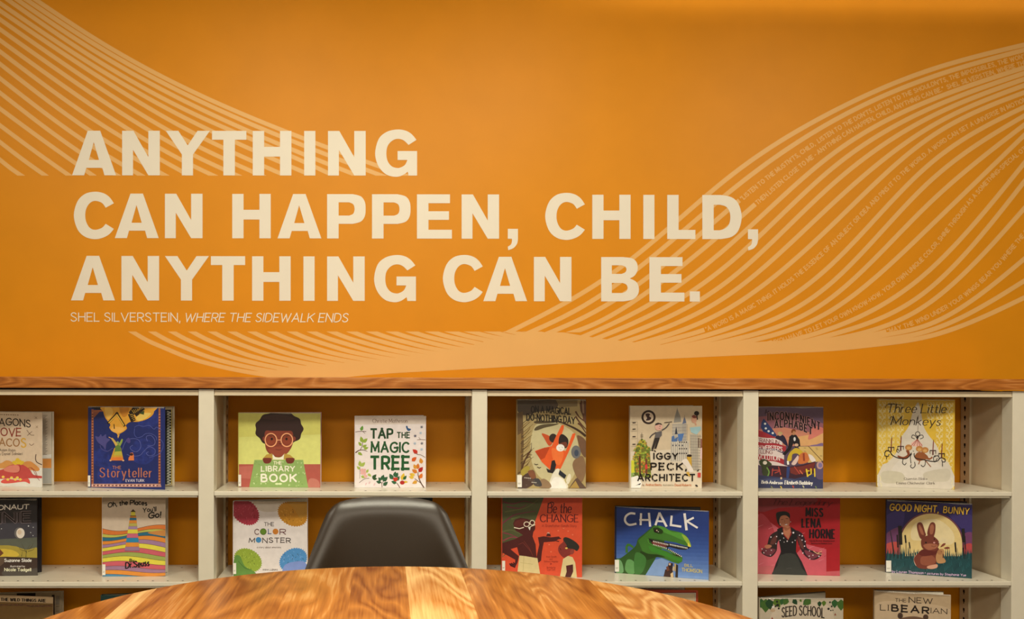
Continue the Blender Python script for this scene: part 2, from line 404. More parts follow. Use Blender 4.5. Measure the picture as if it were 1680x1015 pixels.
class Sheet:
    """flat printed artwork: shapes given in drawing units, laid on a w x h metre face in the local xz plane"""
    def __init__(s, quad, dst, bounds=None, y=0.0, eps=1.2e-5):
        s.H = homography(quad, dst); s.bounds = bounds; s.y = y; s.eps = eps; s.n = 0; s.inc = 1.0
        s.bm = bmesh.new(); s.mats = []
    def m(s, p):
        v = s.H @ np.array([p[0], p[1], 1.0]); return (v[0] / v[2], v[1] / v[2])
    def mi(s, mat):
        if isinstance(mat, str): mat = ink(mat)
        if mat not in s.mats: s.mats.append(mat)
        return s.mats.index(mat)
    def face(s, pts, mi, y):
        if s.bounds: pts = clip_rect(pts, *s.bounds)
        q = []
        for p in pts:
            if not q or abs(p[0] - q[-1][0]) + abs(p[1] - q[-1][1]) > 1e-7: q.append(p)
        if len(q) > 2 and abs(q[0][0] - q[-1][0]) + abs(q[0][1] - q[-1][1]) < 1e-7: q.pop()
        if len(q) < 3: return
        ar = sum(q[i - 1][0] * q[i][1] - q[i][0] * q[i - 1][1] for i in range(len(q))) / 2
        if abs(ar) < 1e-9: return
        if ar < 0: q = q[::-1]
        vs = [s.bm.verts.new((x, y, z)) for x, z in q]
        if len(q) <= 4:
            f = s.bm.faces.new(vs); f.material_index = mi
        else:
            for t in tessellate_polygon([[Vector((x, z, 0)) for x, z in q]]):
                a, b, c = (vs[i] for i in t)
                d = (b.co.x - a.co.x) * (c.co.z - a.co.z) - (c.co.x - a.co.x) * (b.co.z - a.co.z)
                try: f = s.bm.faces.new((a, b, c) if d > 0 else (a, c, b))
                except ValueError: continue
                f.material_index = mi
    def step(s):
        s.n += s.inc; return s.y - s.eps * s.n
    def poly(s, mat, pts, smooth=False, n=6):
        pts = P(pts)
        if smooth: pts = catmull(pts, True, n)
        s.face([s.m(p) for p in pts], s.mi(mat), s.step())
    def holed(s, mat, outer, holes):
        mi = s.mi(mat); y = s.step()
        loops = [[s.m(p) for p in l] for l in [outer] + holes]
        vs = [[s.bm.verts.new((x, y, z)) for x, z in l] for l in loops]
        flat = [v for l in vs for v in l]
        for t in tessellate_polygon([[Vector((x, z, 0)) for x, z in l] for l in loops]):
            a, b, c = (flat[i] for i in t)
            d = (b.co.x - a.co.x) * (c.co.z - a.co.z) - (c.co.x - a.co.x) * (b.co.z - a.co.z)
            try: f = s.bm.faces.new((a, b, c) if d > 0 else (a, c, b))
            except ValueError: continue
            f.material_index = mi
    def ell(s, mat, cx, cy, rx, ry=None, rot=0, n=24):
        ry = ry or rx; c, q = math.cos(R(rot)), math.sin(R(rot))
        s.poly(mat, [(cx + rx * math.cos(a) * c - ry * math.sin(a) * q, cy + rx * math.cos(a) * q + ry * math.sin(a) * c)
                     for a in (2 * math.pi * i / n for i in range(n))])
    def ring(s, mat, cx, cy, r, w, n=28, ry=None):
        ry = ry or r
        s.line(mat, w, [(cx + r * math.cos(2 * math.pi * i / n), cy + ry * math.sin(2 * math.pi * i / n)) for i in range(n + 1)])
    def line(s, mat, w, pts, smooth=False, n=6, cap=0.0, contrast=None):
        pts = P(pts)
        if smooth: pts = catmull(pts, False, n)
        if isinstance(w, tuple):                       # tapering line
            k = len(pts) - 1; w = [w[0] + (w[1] - w[0]) * i / k for i in range(k + 1)]
        mi = s.mi(mat); y = s.step()
        for k, q in enumerate(ribbon_quads(pts, w, cap, contrast)): s.face([s.m(p) for p in q], mi, y - s.eps * .07 * s.inc * (k % 12))
    def leaf(s, mat, x0, y0, x1, y1, fat=.32):
        dx, dy = x1 - x0, y1 - y0
        s.poly(mat, [(x0, y0), (x0 + dx * .3 - dy * fat * .9, y0 + dy * .3 + dx * fat * .9), (x0 + dx * .65 - dy * fat * .7, y0 + dy * .65 + dx * fat * .7), (x1, y1),
                     (x0 + dx * .65 + dy * fat * .7, y0 + dy * .65 - dx * fat * .7), (x0 + dx * .3 + dy * fat * .9, y0 + dy * .3 - dx * fat * .9)])
    def text(s, mat, txt, x0, x1, ytop, ybase, wt=.12, slope=0.0, slant=0.0, gap=.26, serif=0.0, contrast=None, jitter=0.0, warp=None, seed=1, path=None, outline=None):
        """one line of lettering between x0 and x1; wt = stroke width as part of the cap height"""
        st, ln = layout(txt, gap, slant, jitter, seed)
        capw = ybase - ytop
        kx = (x1 - x0) / ln
        def mp(p):
            if path: return path(p[0] / ln, (p[1] - .5) * capw)
            x = x0 + p[0] * kx; t = (x - x0) / (x1 - x0)
            y = ybase - p[1] * capw + slope * t
            if warp: y += warp(t)
            return (x, y)
        jobs = [(wt * capw, mat)] if not outline else [(wt * capw + outline[1] * 2, outline[0]), (wt * capw, mat)]
        for w, mt in jobs:
            mi = s.mi(mt); y = s.step(); k = 0
            for pts, cur in st:
                q = [mp(p) for p in pts]
                for f in ribbon_quads(q, w, cap=0 if serif or cur else w * .3, contrast=contrast):
                    k += 1; s.face([s.m(p) for p in f], mi, y - s.eps * .07 * (k % 12))
                if serif:
                    for a, b in ((pts[0], pts[1]), (pts[-1], pts[-2])):
                        if abs(a[0] - b[0]) < abs(a[1] - b[1]) * 1.1 and (a[1] < .03 or abs(a[1] - 1) < .03 or abs(a[1] - .63) < .03):
                            for f in ribbon_quads([mp((a[0] - serif, a[1])), mp((a[0] + serif, a[1]))], max(.055 * capw, w * .45)):
                                k += 1; s.face([s.m(p) for p in f], mi, y - s.eps * .07 * (k % 12))
    def done(s, name, parent=None, loc=None):
        return link_mesh(name, s.bm, s.mats, parent, loc)

# ------------------------------------------------------------------ room shell
XL, XR, YB = -2.9, 5.0, -6.2
D = 0.28                                        # depth of the shelving
bm = bmesh.new(); box(bm, XL - .1, XR + .1, 0.0, 0.12, -0.05, 2.95); structure('wall_back', bm, M_WALL)
bm = bmesh.new(); box(bm, XL - .1, XR + .1, YB - .1, YB, -0.05, 2.95); structure('wall_front', bm, M_ROOM)
bm = bmesh.new(); box(bm, XL - .1, XL, YB, 0.0, -0.05, 2.95); structure('wall_left', bm, M_ROOM)
bm = bmesh.new(); box(bm, XR, XR + .1, YB, 0.0, -0.05, 2.95); structure('wall_right', bm, M_ROOM)
bm = bmesh.new(); box(bm, XL - .1, XR + .1, YB - .1, 0.12, -0.1, 0.0); structure('floor', bm, M_FLOOR)
SLOT = 0.09                                     # light cove along the back wall
bm = bmesh.new()
box(bm, XL, XR, YB, -0.33, CEIL, CEIL + .02)
box(bm, XL, XR, -0.33, -SLOT, CEIL, CEIL + .02)
box(bm, XL, XR, -0.35, -0.33, CEIL + .02, 2.86)
box(bm, XL, XR, -0.35, 0.0, 2.86, 2.90)
structure('ceiling', bm, M_CEIL)

# ------------------------------------------------------------------ wall graphics (coordinates on the printed artwork, 1680 units wide)
ART_Q = [(0, 0), (1680, 0), (1680, 600), (0, 600)]
ART_D = [(-.8036, 2.4729), (2.9463, 2.5017), (2.9549, 1.1552), (-.8038, 1.1458)]
def spline(xs, ys):
    """natural cubic spline"""
    x = np.array(xs, float); y = np.array(ys, float); n = len(x)
    A = np.zeros((n, n)); b = np.zeros(n); A[0, 0] = A[-1, -1] = 1
    h = np.diff(x)
    for i in range(1, n - 1):
        A[i, i - 1] = h[i - 1]; A[i, i] = 2 * (h[i - 1] + h[i]); A[i, i + 1] = h[i]
        b[i] = 6 * ((y[i + 1] - y[i]) / h[i] - (y[i] - y[i - 1]) / h[i - 1])
    m = np.linalg.solve(A, b)
    def f(t):
        i = int(min(max(np.searchsorted(x, t) - 1, 0), n - 2)); d0 = t - x[i]; d1 = x[i + 1] - t
        return float(m[i] * d1 ** 3 / (6 * h[i]) + m[i + 1] * d0 ** 3 / (6 * h[i]) + (y[i] / h[i] - m[i] * h[i] / 6) * d1 + (y[i + 1] / h[i] - m[i + 1] * h[i] / 6) * d0)
    return f
def sampled(pts, x0=None, x1=None, n=60):
    xs = [p[0] for p in pts]; f = spline(xs, [p[1] for p in pts])
    x0 = xs[0] if x0 is None else x0; x1 = xs[-1] if x1 is None else x1
    return [(x0 + (x1 - x0) * i / n, f(x0 + (x1 - x0) * i / n)) for i in range(n + 1)]

# band fan at upper left, cut level at 288
FAN = []
u0 = [(59.4, 0), (44.3, 0), (29, 0), (13.3, 0), (0, 5.2), (0, 17.4), (0, 31.8), (0, 48), (0, 66), (0, 84.5), (0, 104.9), (0, 128.5), (0, 152.2), (0, 178.2), (0, 205.6), (0, 233), (0, 262)]
u150 = [59.8, 69.4, 80.5, 93, 105.6, 118.2, 135.2, 153, 172.4, 193.4, 216, 239, 262, 286]
u320 = [152.2, 162.1, 174.4, 187.6, 201.8, 219.5, 237.5, 255.6, 273.6]
u500 = [227.8, 239.5, 253.7, 266, 283]
for j in range(17):
    p = [u0[j]]
    if j < 14: p.append((150, u150[j]))
    if j < 9: p.append((320, u320[j]))
    if j < 5: p.append((500, u500[j]))
    if j == 0: p.append((610, 268.5))
    xe = 35 + 39.4 * (16 - j)
    if xe - p[-1][0] > 14: p.append((xe, 288.0))
    FAN.append(p)
sh = Sheet(ART_Q, ART_D, None, y=-0.0002, eps=4e-6)
mi = sh.mi(M_BAND)
for p in FAN:
    if len(p) < 3: p.insert(1, ((p[0][0] + p[1][0]) / 2, (p[0][1] + p[1][1]) / 2 + 1.0))
    q = sampled(p, p[0][0] - 22, p[-1][0] + 16, 50)
    sx, sy = q[1][0] - q[0][0], q[1][1] - q[0][1]
    q = [(q[0][0] - 190, q[0][1] - 190 * sy / sx)] + q          # runs on past the left of the view
    y = sh.step()
    for f in ribbon_quads(q, 6.9):
        f = clip_half(f, lambda a: a[1] <= 288, lambda a, b: (a[0] + (288 - a[1]) / (b[1] - a[1]) * (b[0] - a[0]), 288.0))
        if len(f) > 2: sh.face([sh.m(v) for v in f], mi, y)
o = sh.done('wall_stripes')
o['label'] = 'fan of pale curved stripes on the orange wall, upper left, running behind the first word'
o['category'] = 'wall graphic'

# the big wave of bands
wave = thing('wall_stripes', 'wave of pale curved stripes with small lettering, sweeping up the orange wall to the right', 'wall graphic', (0, 0, 0))
sh = Sheet(ART_Q, ART_D, None, y=-0.0002, eps=4e-6)
mi = sh.mi(M_BAND)
def clipd(f, lim, below=True):
    s = 1 if below else -1
    return clip_half(f, lambda a: (a[1] - lim) * s >= 0, lambda a, b: (a[0] + (lim - a[1]) / (b[1] - a[1]) * (b[0] - a[0]), lim))
F0 = [(-24, -14.5), (0, 0), (23.5, 13.8), (53.5, 27), (86, 40.5), (123.5, 52), (153.5, 59.3), (183.5, 65.3), (223, 71.5), (270, 76), (330, 78.5)]
for k in range(21):
    a = 1 - .032 * k
    pts = sampled([(216.5 + 32.75 * k + dx, 543.6 + dy * a) for dx, dy in F0], n=44)
    if k > 8: pts = [p for p in pts if p[0] < 216.5 + 32.75 * k + 330 - (k - 8) * 22]
    y = sh.step()
    for f in ribbon_quads(pts, 6.9):
        f = clipd(f, 543.6)
        if sum(v[0] for v in f) / max(1, len(f)) > 470 and sum(v[1] for v in f) / max(1, len(f)) > np.interp(sum(v[0] for v in f) / len(f), [450, 560, 650, 790, 930], [620, 615, 607, 600, 591]): continue
        if len(f) > 2: sh.face([sh.m(v) for v in f], mi, y)
RW = [
 [(825, 549.5), (925, 498), (986, 461), (1060, 405.4), (1200, 287.2), (1360, 186.1), (1520, 116.6), (1680, 73.5)],
 [(858, 550), (930, 516.6), (960, 500), (1060, 429.5), (1200, 312), (1360, 202), (1520, 129.2), (1680, 82)],
 [(893, 549), (930, 533.5), (960, 519.3), (1060, 456.7), (1200, 339.5), (1360, 219.7), (1520, 141.4), (1680, 91.7)],
 [(930, 548), (960, 537.7), (1060, 480.3), (1200, 368.8), (1360, 236.9), (1520, 155.2), (1680, 102.8)],
 [(950, 555), (1060, 502.4), (1200, 399), (1360, 256.9), (1520, 166.9), (1680, 111)],
 [(965, 560), (1060, 520.2), (1200, 428.6), (1360, 280.3), (1520, 180.3), (1680, 120.1)],
 [(985, 564), (1060, 536), (1200, 456.1), (1360, 307.2), (1520, 194.9), (1680, 129.7)],
 [(1005, 567), (1060, 549), (1200, 480.2), (1360, 339.2), (1520, 211.7), (1680, 140)],
 [(1025, 569), (1060, 560), (1200, 503), (1360, 373.7), (1520, 229.2), (1680, 151.7)],
 [(1045, 571), (1118, 552), (1156, 540.6), (1200, 521), (1360, 405.2), (1434, 330), (1520, 251), (1680, 164)],
 [(1060, 575), (1120, 560.5), (1200, 536.2), (1360, 437.4), (1520, 273.4), (1680, 175.6)],
 [(1090, 575), (1140, 563.5), (1200, 548), (1360, 467), (1520, 302.3), (1680, 190)],
 [(1110, 576), (1200, 557.5), (1360, 491), (1520, 337.7), (1680, 205)],
 [(1130, 578), (1200, 565), (1360, 511.3), (1520, 376.8), (1680, 222)],
 [(1150, 580), (1268, 561), (1360, 527.3), (1476, 457), (1520, 417), (1619, 298), (1680, 243.9)],
 [(1220, 575), (1290, 560), (1360, 539.7), (1520, 447.2), (1680, 267.6)],
 [(1240, 576), (1300, 565), (1360, 549.8), (1520, 477), (1680, 298)],
 [(1260, 573), (1360, 557.5), (1520, 499.7), (1680, 342)],
 [(1280, 572), (1360, 562.5), (1454, 543.5), (1520, 520), (1623, 448), (1680, 382.8)],
 [(1300, 572), (1360, 566), (1440, 551), (1520, 533.4), (1680, 424.8)],
 [(1300, 573), (1360, 569), (1440, 558.5), (1520, 543.4), (1680, 460.7)],
 [(1300, 574.8), (1360, 572.3), (1440, 564.5), (1520, 552.3), (1680, 488.2)],
]
ENDS = {2: 1213, 3: 1239, 9: 1155.5, 14: 1267, 18: 1454}
for i, p in enumerate(RW):
    q = sampled(p, p[0][0], ENDS.get(i, 1706), 70)
    y = sh.step()
    for f in ribbon_quads(q, 7.5):
        if i < 4: f = clipd(f, 545.0, False)
        mx = sum(v[0] for v in f) / max(1, len(f)); my = sum(v[1] for v in f) / max(1, len(f))
        if f and mx < 1456 and my + 3.6 > np.interp(mx, [800, 930, 1060, 1200, 1280, 1360, 1400, 1456], [603.6, 596, 589.9, 583.4, 580, 576.6, 573.2, 567.5]): continue
        if len(f) > 2: sh.face([sh.m(v) for v in f], mi, y)
top = [(396, 606), (440, 610.5), (466, 603), (495, 600), (551, 596), (610, 592), (640, 588), (682, 582.5), (720, 580), (752, 572), (783, 564), (800, 558), (822, 554), (845, 549.5), (862, 545), (925, 545),
       (940.6, 547.7), (965.5, 552), (988.5, 555.6), (1013, 558), (1038, 561), (1062, 563.6), (1088, 565.7), (1145, 566.8), (1200, 561.5), (1239, 561), (1268, 559), (1320, 557), (1360, 556), (1430, 554.5), (1470, 555), (1505, 552.8)]
bot = [(1512, 557.2), (1456, 566.4), (1400, 572.8), (1360, 576), (1280, 580), (1200, 583.4), (1060, 589.9), (960, 595.2), (930, 596), (790, 604.2), (650, 611.5), (600, 615.4), (560, 619.5), (500, 622), (440, 619), (400, 611)]
bot = bot[::-1]
my = sh.step()
tX, tY, bX, bY = [p[0] for p in top], [p[1] for p in top], [p[0] for p in bot], [p[1] for p in bot]
xs = [398 + 1112 * i / 240 for i in range(241)]
for xa, xb in zip(xs, xs[1:]):
    q = [(xa, float(np.interp(xa, tX, tY))), (xb, float(np.interp(xb, tX, tY))), (xb, float(np.interp(xb, bX, bY))), (xa, float(np.interp(xa, bX, bY)))]
    sh.face([sh.m(v) for v in q], mi, my)
sh.done('stripe_bands', wave)
sh = Sheet(ART_Q, ART_D, None, y=-0.0004, eps=1.2e-5)
LINES = [(2, 1216, 1690, '"LISTEN TO THE MUSTN\'TS, CHILD,  LISTEN TO THE DON\'TS, LISTEN TO THE SHOULDN\'TS, THE IMPOSSIBLES, THE WON\'TS'),
         (3, 1241, 1684, 'THEN LISTEN CLOSE TO ME - ANYTHING CAN HAPPEN, CHILD, ANYTHING CAN BE."  SHEL SILVERSTEIN, WHERE THE'),
         (9, 1158, 1683, '"A WORD IS A MAGIC THING. IT HOLDS THE ESSENCE OF AN OBJECT OR IDEA AND PINS IT TO THE WORLD. A WORD CAN SET A UNIVERSE IN MOTION'),
         (14, 1270, 1686, '"YOU HAVE TO LET YOUR OWN KNOW-HOW, YOUR OWN UNIQUE COLOR, SHINE THROUGH AS A SOMETHING-SPECIAL OTH'),
         (18, 1456, 1692, '"MAY THE WIND UNDER YOUR WINGS BEAR YOU WHERE THE SUN')]
for i, x0, x1, txt in LINES:
    q = sampled(RW[i], x0, x1, 160)
    cum = [0.0]
    for a, b in zip(q, q[1:]): cum.append(cum[-1] + math.hypot(b[0] - a[0], b[1] - a[1]))
    def path(t, off, q=q, cum=cum):
        d = min(max(t, 0), 1) * cum[-1]
        j = int(min(max(np.searchsorted(cum, d) - 1, 0), len(q) - 2))
        u = (d - cum[j]) / (cum[j + 1] - cum[j])
        dx, dy = q[j + 1][0] - q[j][0], q[j + 1][1] - q[j][1]; l = math.hypot(dx, dy)
        return (q[j][0] + u * dx + off * dy / l, q[j][1] + u * dy - off * dx / l)
    sh.text(M_BANDTXT, txt, 0, 100, 0, 6.5, wt=.25, path=path, gap=.36)
sh.done('stripe_lettering', wave)

# bold quotation
def G(*parts):
    out = []
    for p in parts:
        if p[0] == '~': out += catmull(P(p[1:]), False, 5)
        else: out += P(p)
    return out
BOLD = {
 'A': ([G('0,0 27.3,0 32,16.7 68,16.7 72.7,0 98.9,0 63.3,100 35.2,100')], [G('37.7,34.5 60.5,34.5 48.8,74.5')]),
 'N': ([G('0,0 24.5,0 24.5,57.5 59,0 84.7,0 84.7,100 59,100 59,41 25.5,100 0,100')], []),
 'Y': ([G('36,0 61.1,0 61.1,47 99,100 71.1,100 49.2,67.4 28.2,100 0,100 36,47')], []),
 'T': ([G('25.5,0 51.3,0 51.3,80.1 77.1,80.1 77.1,100 0,100 0,80.1 25.5,80.1')], []),
 'H': ([G('0,0 25.5,0 25.5,42.3 61.3,42.3 61.3,0 86.8,0 86.8,100 61.3,100 61.3,64.2 25.5,64.2 25.5,100 0,100')], []),
 'I': ([G('0,0 25.2,0 25.2,100 0,100')], []),
 'L': ([G('0,0 64,0 64,20.7 25.8,20.7 25.8,100 0,100')], []),
 'E': ([G('0,0 79,0 79,20 26,20 26,42.4 72.4,42.4 72.4,61.8 26,61.8 26,80 74.7,80 74.7,100 0,100')], []),
 'G': ([G('~93,80 82,93 68,101 49,103.4 26,98 8,82 0,50 7,22 24,3 45,-2.8 60,0 73.4,8.6', '75,0 94.3,0 94.3,55 50.5,55 50.5,35', '~72.5,35 67,24 57,18 49,17 37,21 28,33 25.3,49 28,66 38,78 51,82.5 64,79 75,68.7')], []),
 'C': ([G('~90,78 80,92 66,101 47,104 25,99 8,82 0,51 8,20 25,3 47,-2.5 66,1 80,9 90,20.6', '~71.6,32 63,23 48,18.5 36,23 28,36 25.7,51 28,66 36,78.5 48,83.5 63,79 71.6,68')], []),
 'P': ([G('0,0 26,0 26,33', '~58,33 76,38 85,50 87,67 85,83 76,95 58,100', '0,100')], [G('26,51.6', '~50,51.6 59,56 62,66.5 59,77 50,81.5', '26,81.5')]),
 'D': ([G('0,0', '~42,0 66,5 82,20 89.3,50 82,80 66,95 42,100', '0,100')], [G('25.8,20', '~40,20 53,25 61,35 63.5,50 61,64 53,74 40,78', '25.8,78')]),
 'B': ([G('0,0', '~50,0 70,4 82,14 85.3,27 82,40 75,47 64.5,51.5', '~65,51.8 74,57 80,65 82.6,75 80,88 70,97 50,100', '0,100')], [G('24,62', '~46,62 54,65.5 57,72 54,78.5 46,81.4', '24,81.4'), G('24,18.9', '~48,18.9 56.5,23 59.6,30.3 56.5,38 48,41.7', '24,41.7')]),
 ',': ([G('0,22.4 23,22.4', '~23,0 21,-11 13,-21 1,-25.8', '~0,-18 7,-13 9.3,-6 9.3,0', '0,0')], []),
 '.': ([G('0,0 22.8,0 22.8,23 0,23')], []),
}
quote = thing('wall_lettering', 'bold cream capital-letter quotation in three lines with an attribution, on the orange wall', 'wall lettering', (0, 0, 0))
ROWS = [('ANYTHING', [118.3, 200.4, 272.1, 347.9, 414.7, 499, 538.1, 615.4], (287.5, 288.4), (73.0, 73.0)),
        ('CANHAPPEN,CHILD,', [121.2, 188.4, 270.6, 381, 455.3, 536.6, 610.3, 684, 757.3, 833, 894.3, 971.6, 1055.3, 1094.5, 1152.1, 1226.9], (390.4, 392.2), (73.0, 72.2)),
        ('ANYTHINGCANBE.', [116.5, 199.3, 270.6, 346, 413.6, 497.8, 536.6, 613.7, 726.5, 792.8, 875.8, 986.2, 1065.3, 1131.5], (492.6, 494.7), (73.0, 72.6))]
for txt, xs, (b0, b1), (h0, h1) in ROWS:
    for ch, x in zip(txt, xs):
        sh = Sheet(ART_Q, ART_D, None, y=-0.0008, eps=1e-6)
        t = (x - xs[0]) / (1230 - 118); b = b0 + (b1 - b0) * t; k = (h0 + (h1 - h0) * t) / 100
        outs, holes = BOLD[ch]
        sh.holed(M_LETTER, [(x + u * k, b - v * k) for u, v in outs[0]], [[(x + u * k, b - v * k) for u, v in h] for h in holes])
        sh.done('letter' if ch not in ',.' else 'punctuation_mark', quote)
sh = Sheet(ART_Q, ART_D, None, y=-0.0008, eps=1.2e-5)
sh.text(M_LETTER, 'SHEL SILVERSTEIN,', 116.5, 295.5, 513, 526.6, wt=.115, gap=.25, slope=.5)
sh.text(M_LETTER, 'WHERE THE SIDEWALK ENDS', 303, 570, 513.6, 527.2, wt=.115, gap=.25, slant=.2, slope=.6)
sh.done('attribution', quote)

# ------------------------------------------------------------------ shelving
BAY, UW = 0.9144, 0.0516
Z_SHELF = (0.726, 0.423, 0.12)
Z_UNDER = 1.0706                                # underside of the wooden top
def upright(parent, x):
    b = bmesh.new()
    box(b, x - UW / 2, x + UW / 2, -D, -D + .055, 0.0, Z_UNDER - .004, bevel=.0025)
    link_mesh('upright', b, M_STEEL, parent)
    b = bmesh.new()
    box(b, x - .018, x + .018, -D + .055, -.056, 0.0, Z_UNDER - .006)
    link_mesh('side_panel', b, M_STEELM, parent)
    b = bmesh.new()
    box(b, x - UW / 2, x + UW / 2, -.056, -.003, 0.0, Z_UNDER - .006, bevel=.002)
    for s in (-1, 1):
        xs = x + s * (UW / 2 + .0002)
        for k in range(31):
            z = 1.035 - k * .0335
            for (z0, z1, y0, y1) in ((z - .006, z + .004, -.034, -.024), (z - .013, z - .006, -.0315, -.0265)):
                vs = [b.verts.new((xs, yy, zz)) for yy, zz in ((y0, z0), (y1, z0), (y1, z1), (y0, z1))]
                f = b.faces.new(vs if s > 0 else vs[::-1]); f.material_index = 1
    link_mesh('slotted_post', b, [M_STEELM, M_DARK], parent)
def shelf(parent, x0, x1, z, holes=True):
    b = bmesh.new()
    box(b, x0, x1, -D, -.004, z - .0145, z, bevel=.0022)
    box(b, x0 + .004, x1 - .004, -D + .005, -.01, z - .0205, z - .0143)
    n = int((x1 - x0 - .04) / .0505)
    for yy in ((-.262, -.055) if holes else ()):
        for i in range(n):
            cx = x0 + .03 + (i + .5) * (x1 - x0 - .06) / n
            vs = [b.verts.new((cx + .0036 * math.cos(a), yy + .0036 * math.sin(a), z + .00025)) for a in (2 * math.pi * q / 10 for q in range(10))]
            f = b.faces.new(vs); f.material_index = 1
    link_mesh('shelf', b, [M_STEEL, M_DARK], parent)
CASES = ['leftmost cream steel bookcase bay, partly cut off by the left edge of the photo', 'cream steel bookcase bay behind the black chair, second from the left',
         'cream steel bookcase bay right of the chair, third from the left', 'rightmost cream steel bookcase bay, beside the right edge of the photo']
for k in range(4):
    t = thing('bookcase', CASES[k], 'bookcase', ((k - .5) * BAY, -D / 2, 0), group='bookcase bays along the orange wall')
    ox = -(k - .5) * BAY
    class Shift: pass
    x0, x1 = (k - 1) * BAY + UW / 2 + .0006, k * BAY - UW / 2 - .0006
    before = set(COL.objects)
    if k == 0: upright(t, -BAY)
    upright(t, k * BAY)
    for z in Z_SHELF: shelf(t, x0, x1, z, holes=True)
    b = bmesh.new()
    box(b, x0, x1, -D + .004, -.004, Z_UNDER - .022, Z_UNDER - .006, bevel=.002)
    box(b, x0, x1, -D + .001, -D + .008, Z_UNDER - .0245, Z_UNDER - .0195, bevel=.001)
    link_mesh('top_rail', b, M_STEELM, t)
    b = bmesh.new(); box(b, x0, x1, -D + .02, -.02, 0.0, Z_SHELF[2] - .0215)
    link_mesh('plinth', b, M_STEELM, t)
    for o in set(COL.objects) - before:
        o.location = (ox, D / 2, 0)
cap = bmesh.new()
box(cap, -BAY - .05, 3 * BAY + .05, -D - .012, -.001, Z_UNDER, 1.107, bevel=.0015)
o = link_mesh('wooden_counter', cap, M_CAP)
o['label'] = 'long brown wooden top board running across all the bookcase bays'; o['category'] = 'counter top'

# ------------------------------------------------------------------ round table
TX, TY, TZ, TR = 0.62, -2.104, 0.737, 0.592
t = thing('round_table', 'round wooden plank table top in the foreground with orange-brown grain', 'table', (TX, TY, 0))
b = bmesh.new()
lathe(b, [(0, TZ), (TR * .5, TZ), (TR - .004, TZ), (TR - .001, TZ - .0015), (TR, TZ - .005), (TR - .004, TZ - .016), (TR - .02, TZ - .028), (TR - .05, TZ - .03), (0, TZ - .03)], n=160)
for f in b.faces: f.smooth = True
o = link_mesh('tabletop', b, M_TABLE, t, (0, 0, 0))
b = bmesh.new(); lathe(b, [(0, TZ - .03), (.16, TZ - .03), (.16, TZ - .042), (.045, TZ - .05), (.04, TZ - .2), (.04, .12), (.05, .05), (0, .05)], n=40)
link_mesh('pedestal', b, M_LEG, t, (0, 0, 0), smooth=True)
b = bmesh.new(); lathe(b, [(0, .05), (.06, .048), (.2, .03), (.33, .016), (.34, .006), (.335, 0), (0, 0)], n=64)
link_mesh('base', b, M_LEG, t, (0, 0, 0), smooth=True)

# ------------------------------------------------------------------ chair
CX, CTOP = 0.603, 0.8145
t = thing('shell_chair', 'dark brown-black moulded plastic shell chair pushed up to the round table', 'chair', (CX, -1.3, 0))
HW = [(0, .0), (.00008, .018), (.0004, .033), (.0016, .058), (.0048, .086), (.0075, .1015), (.0115, .117), (.017, .1275), (.024, .136), (.038, .148), (.063, .159), (.109, .176), (.164, .196), (.21, .213), (.25, .226), (.29, .233)]
def interp(tab, v):
    for (a, p), (b_, q) in zip(tab, tab[1:]):
        if v <= b_: return p + (q - p) * (v - a) / (b_ - a)
    return tab[-1][1]
rows = []
DC = .0115                                      # drop of the crowned top edge at its corners
dzs = [0, .0015, .0035, .006, .009, .0125, .017, .022, .028, .035, .043, .052, .063, .078, .095, .115, .138, .164, .19, .21, .23, .25, .2785]
CROWN = [(h, z) for z, h in HW if h <= .1171]
for dz in dzs: rows.append((CTOP - dz, -1.085 - .13 * dz, interp(HW, dz + DC), dz))
# curve from back into seat
zb, yb = CTOP - .2785 - DC, -1.085 - .13 * .2785
for i in range(1, 9):
    a = i / 8 * R(80)
    rows.append((zb - .085 * math.sin(a), yb - .02 * i / 8 - .085 * (1 - math.cos(a)), .233 + .004 * math.sin(i / 8 * math.pi), .29 + .013 * i))
z2, y2 = rows[-1][0], rows[-1][1]
for i in range(1, 11):
    u = i / 10
    rows.append((z2 - .012 * math.sin(u * math.pi) - (.03 * max(0, u - .75) * 4 * (u - .75)), y2 - .29 * u, .233 - .02 * u - .02 * max(0, u - .8) * 5, .40 + .03 * i))
NU = 44
b = bmesh.new(); grid = []
for (z, y, hw, d) in rows:
    ln = []
    bowl = .012 + .075 * min(1, max(0, d) / .27) ** 1.2
    for j in range(NU + 1):
        s = -1 + 2 * j / NU
        s = math.copysign(1 - (1 - abs(s)) ** 1.35, s) if abs(s) < 1 else s
        x = s * hw
        yy, zz = y, z
        edge = (1 - abs(s)) * hw
        if d < .33: yy -= bowl * abs(s) ** 2.4
        else:
            k = min(1, (d - .33) / .05)
            yy -= bowl * abs(s) ** 2.4 * (1 - k); zz += .05 * abs(s) ** 3 * k
        if d < .2786: zz -= interp(CROWN, abs(s) * .117)
        if d < .2786:
            e = 1 / math.sqrt(1 / max(edge, 1e-4) ** 2 + 1 / max(d, 1e-4) ** 2)
            yy += .020 * max(0, (.045 - e) / .045) ** 2.3
        ln.append(b.verts.new((x, yy + 1.3, zz)))
    grid.append(ln)
for r0, r1 in zip(grid, grid[1:]):
    for j in range(NU):
        try: b.faces.new((r0[j], r0[j + 1], r1[j + 1], r1[j]))
        except ValueError: pass
bmesh.ops.remove_doubles(b, verts=b.verts, dist=1e-5)
bmesh.ops.recalc_face_normals(b, faces=b.faces)
for f in b.faces: f.smooth = True
o = link_mesh('shell', b, M_PLASTIC, t, (0, 0, 0), smooth=True)
md = o.modifiers.new('thickness', 'SOLIDIFY'); md.thickness = .005; md.offset = -1
es = o.modifiers.new('crisp_rim', 'EDGE_SPLIT'); es.split_angle = R(50)
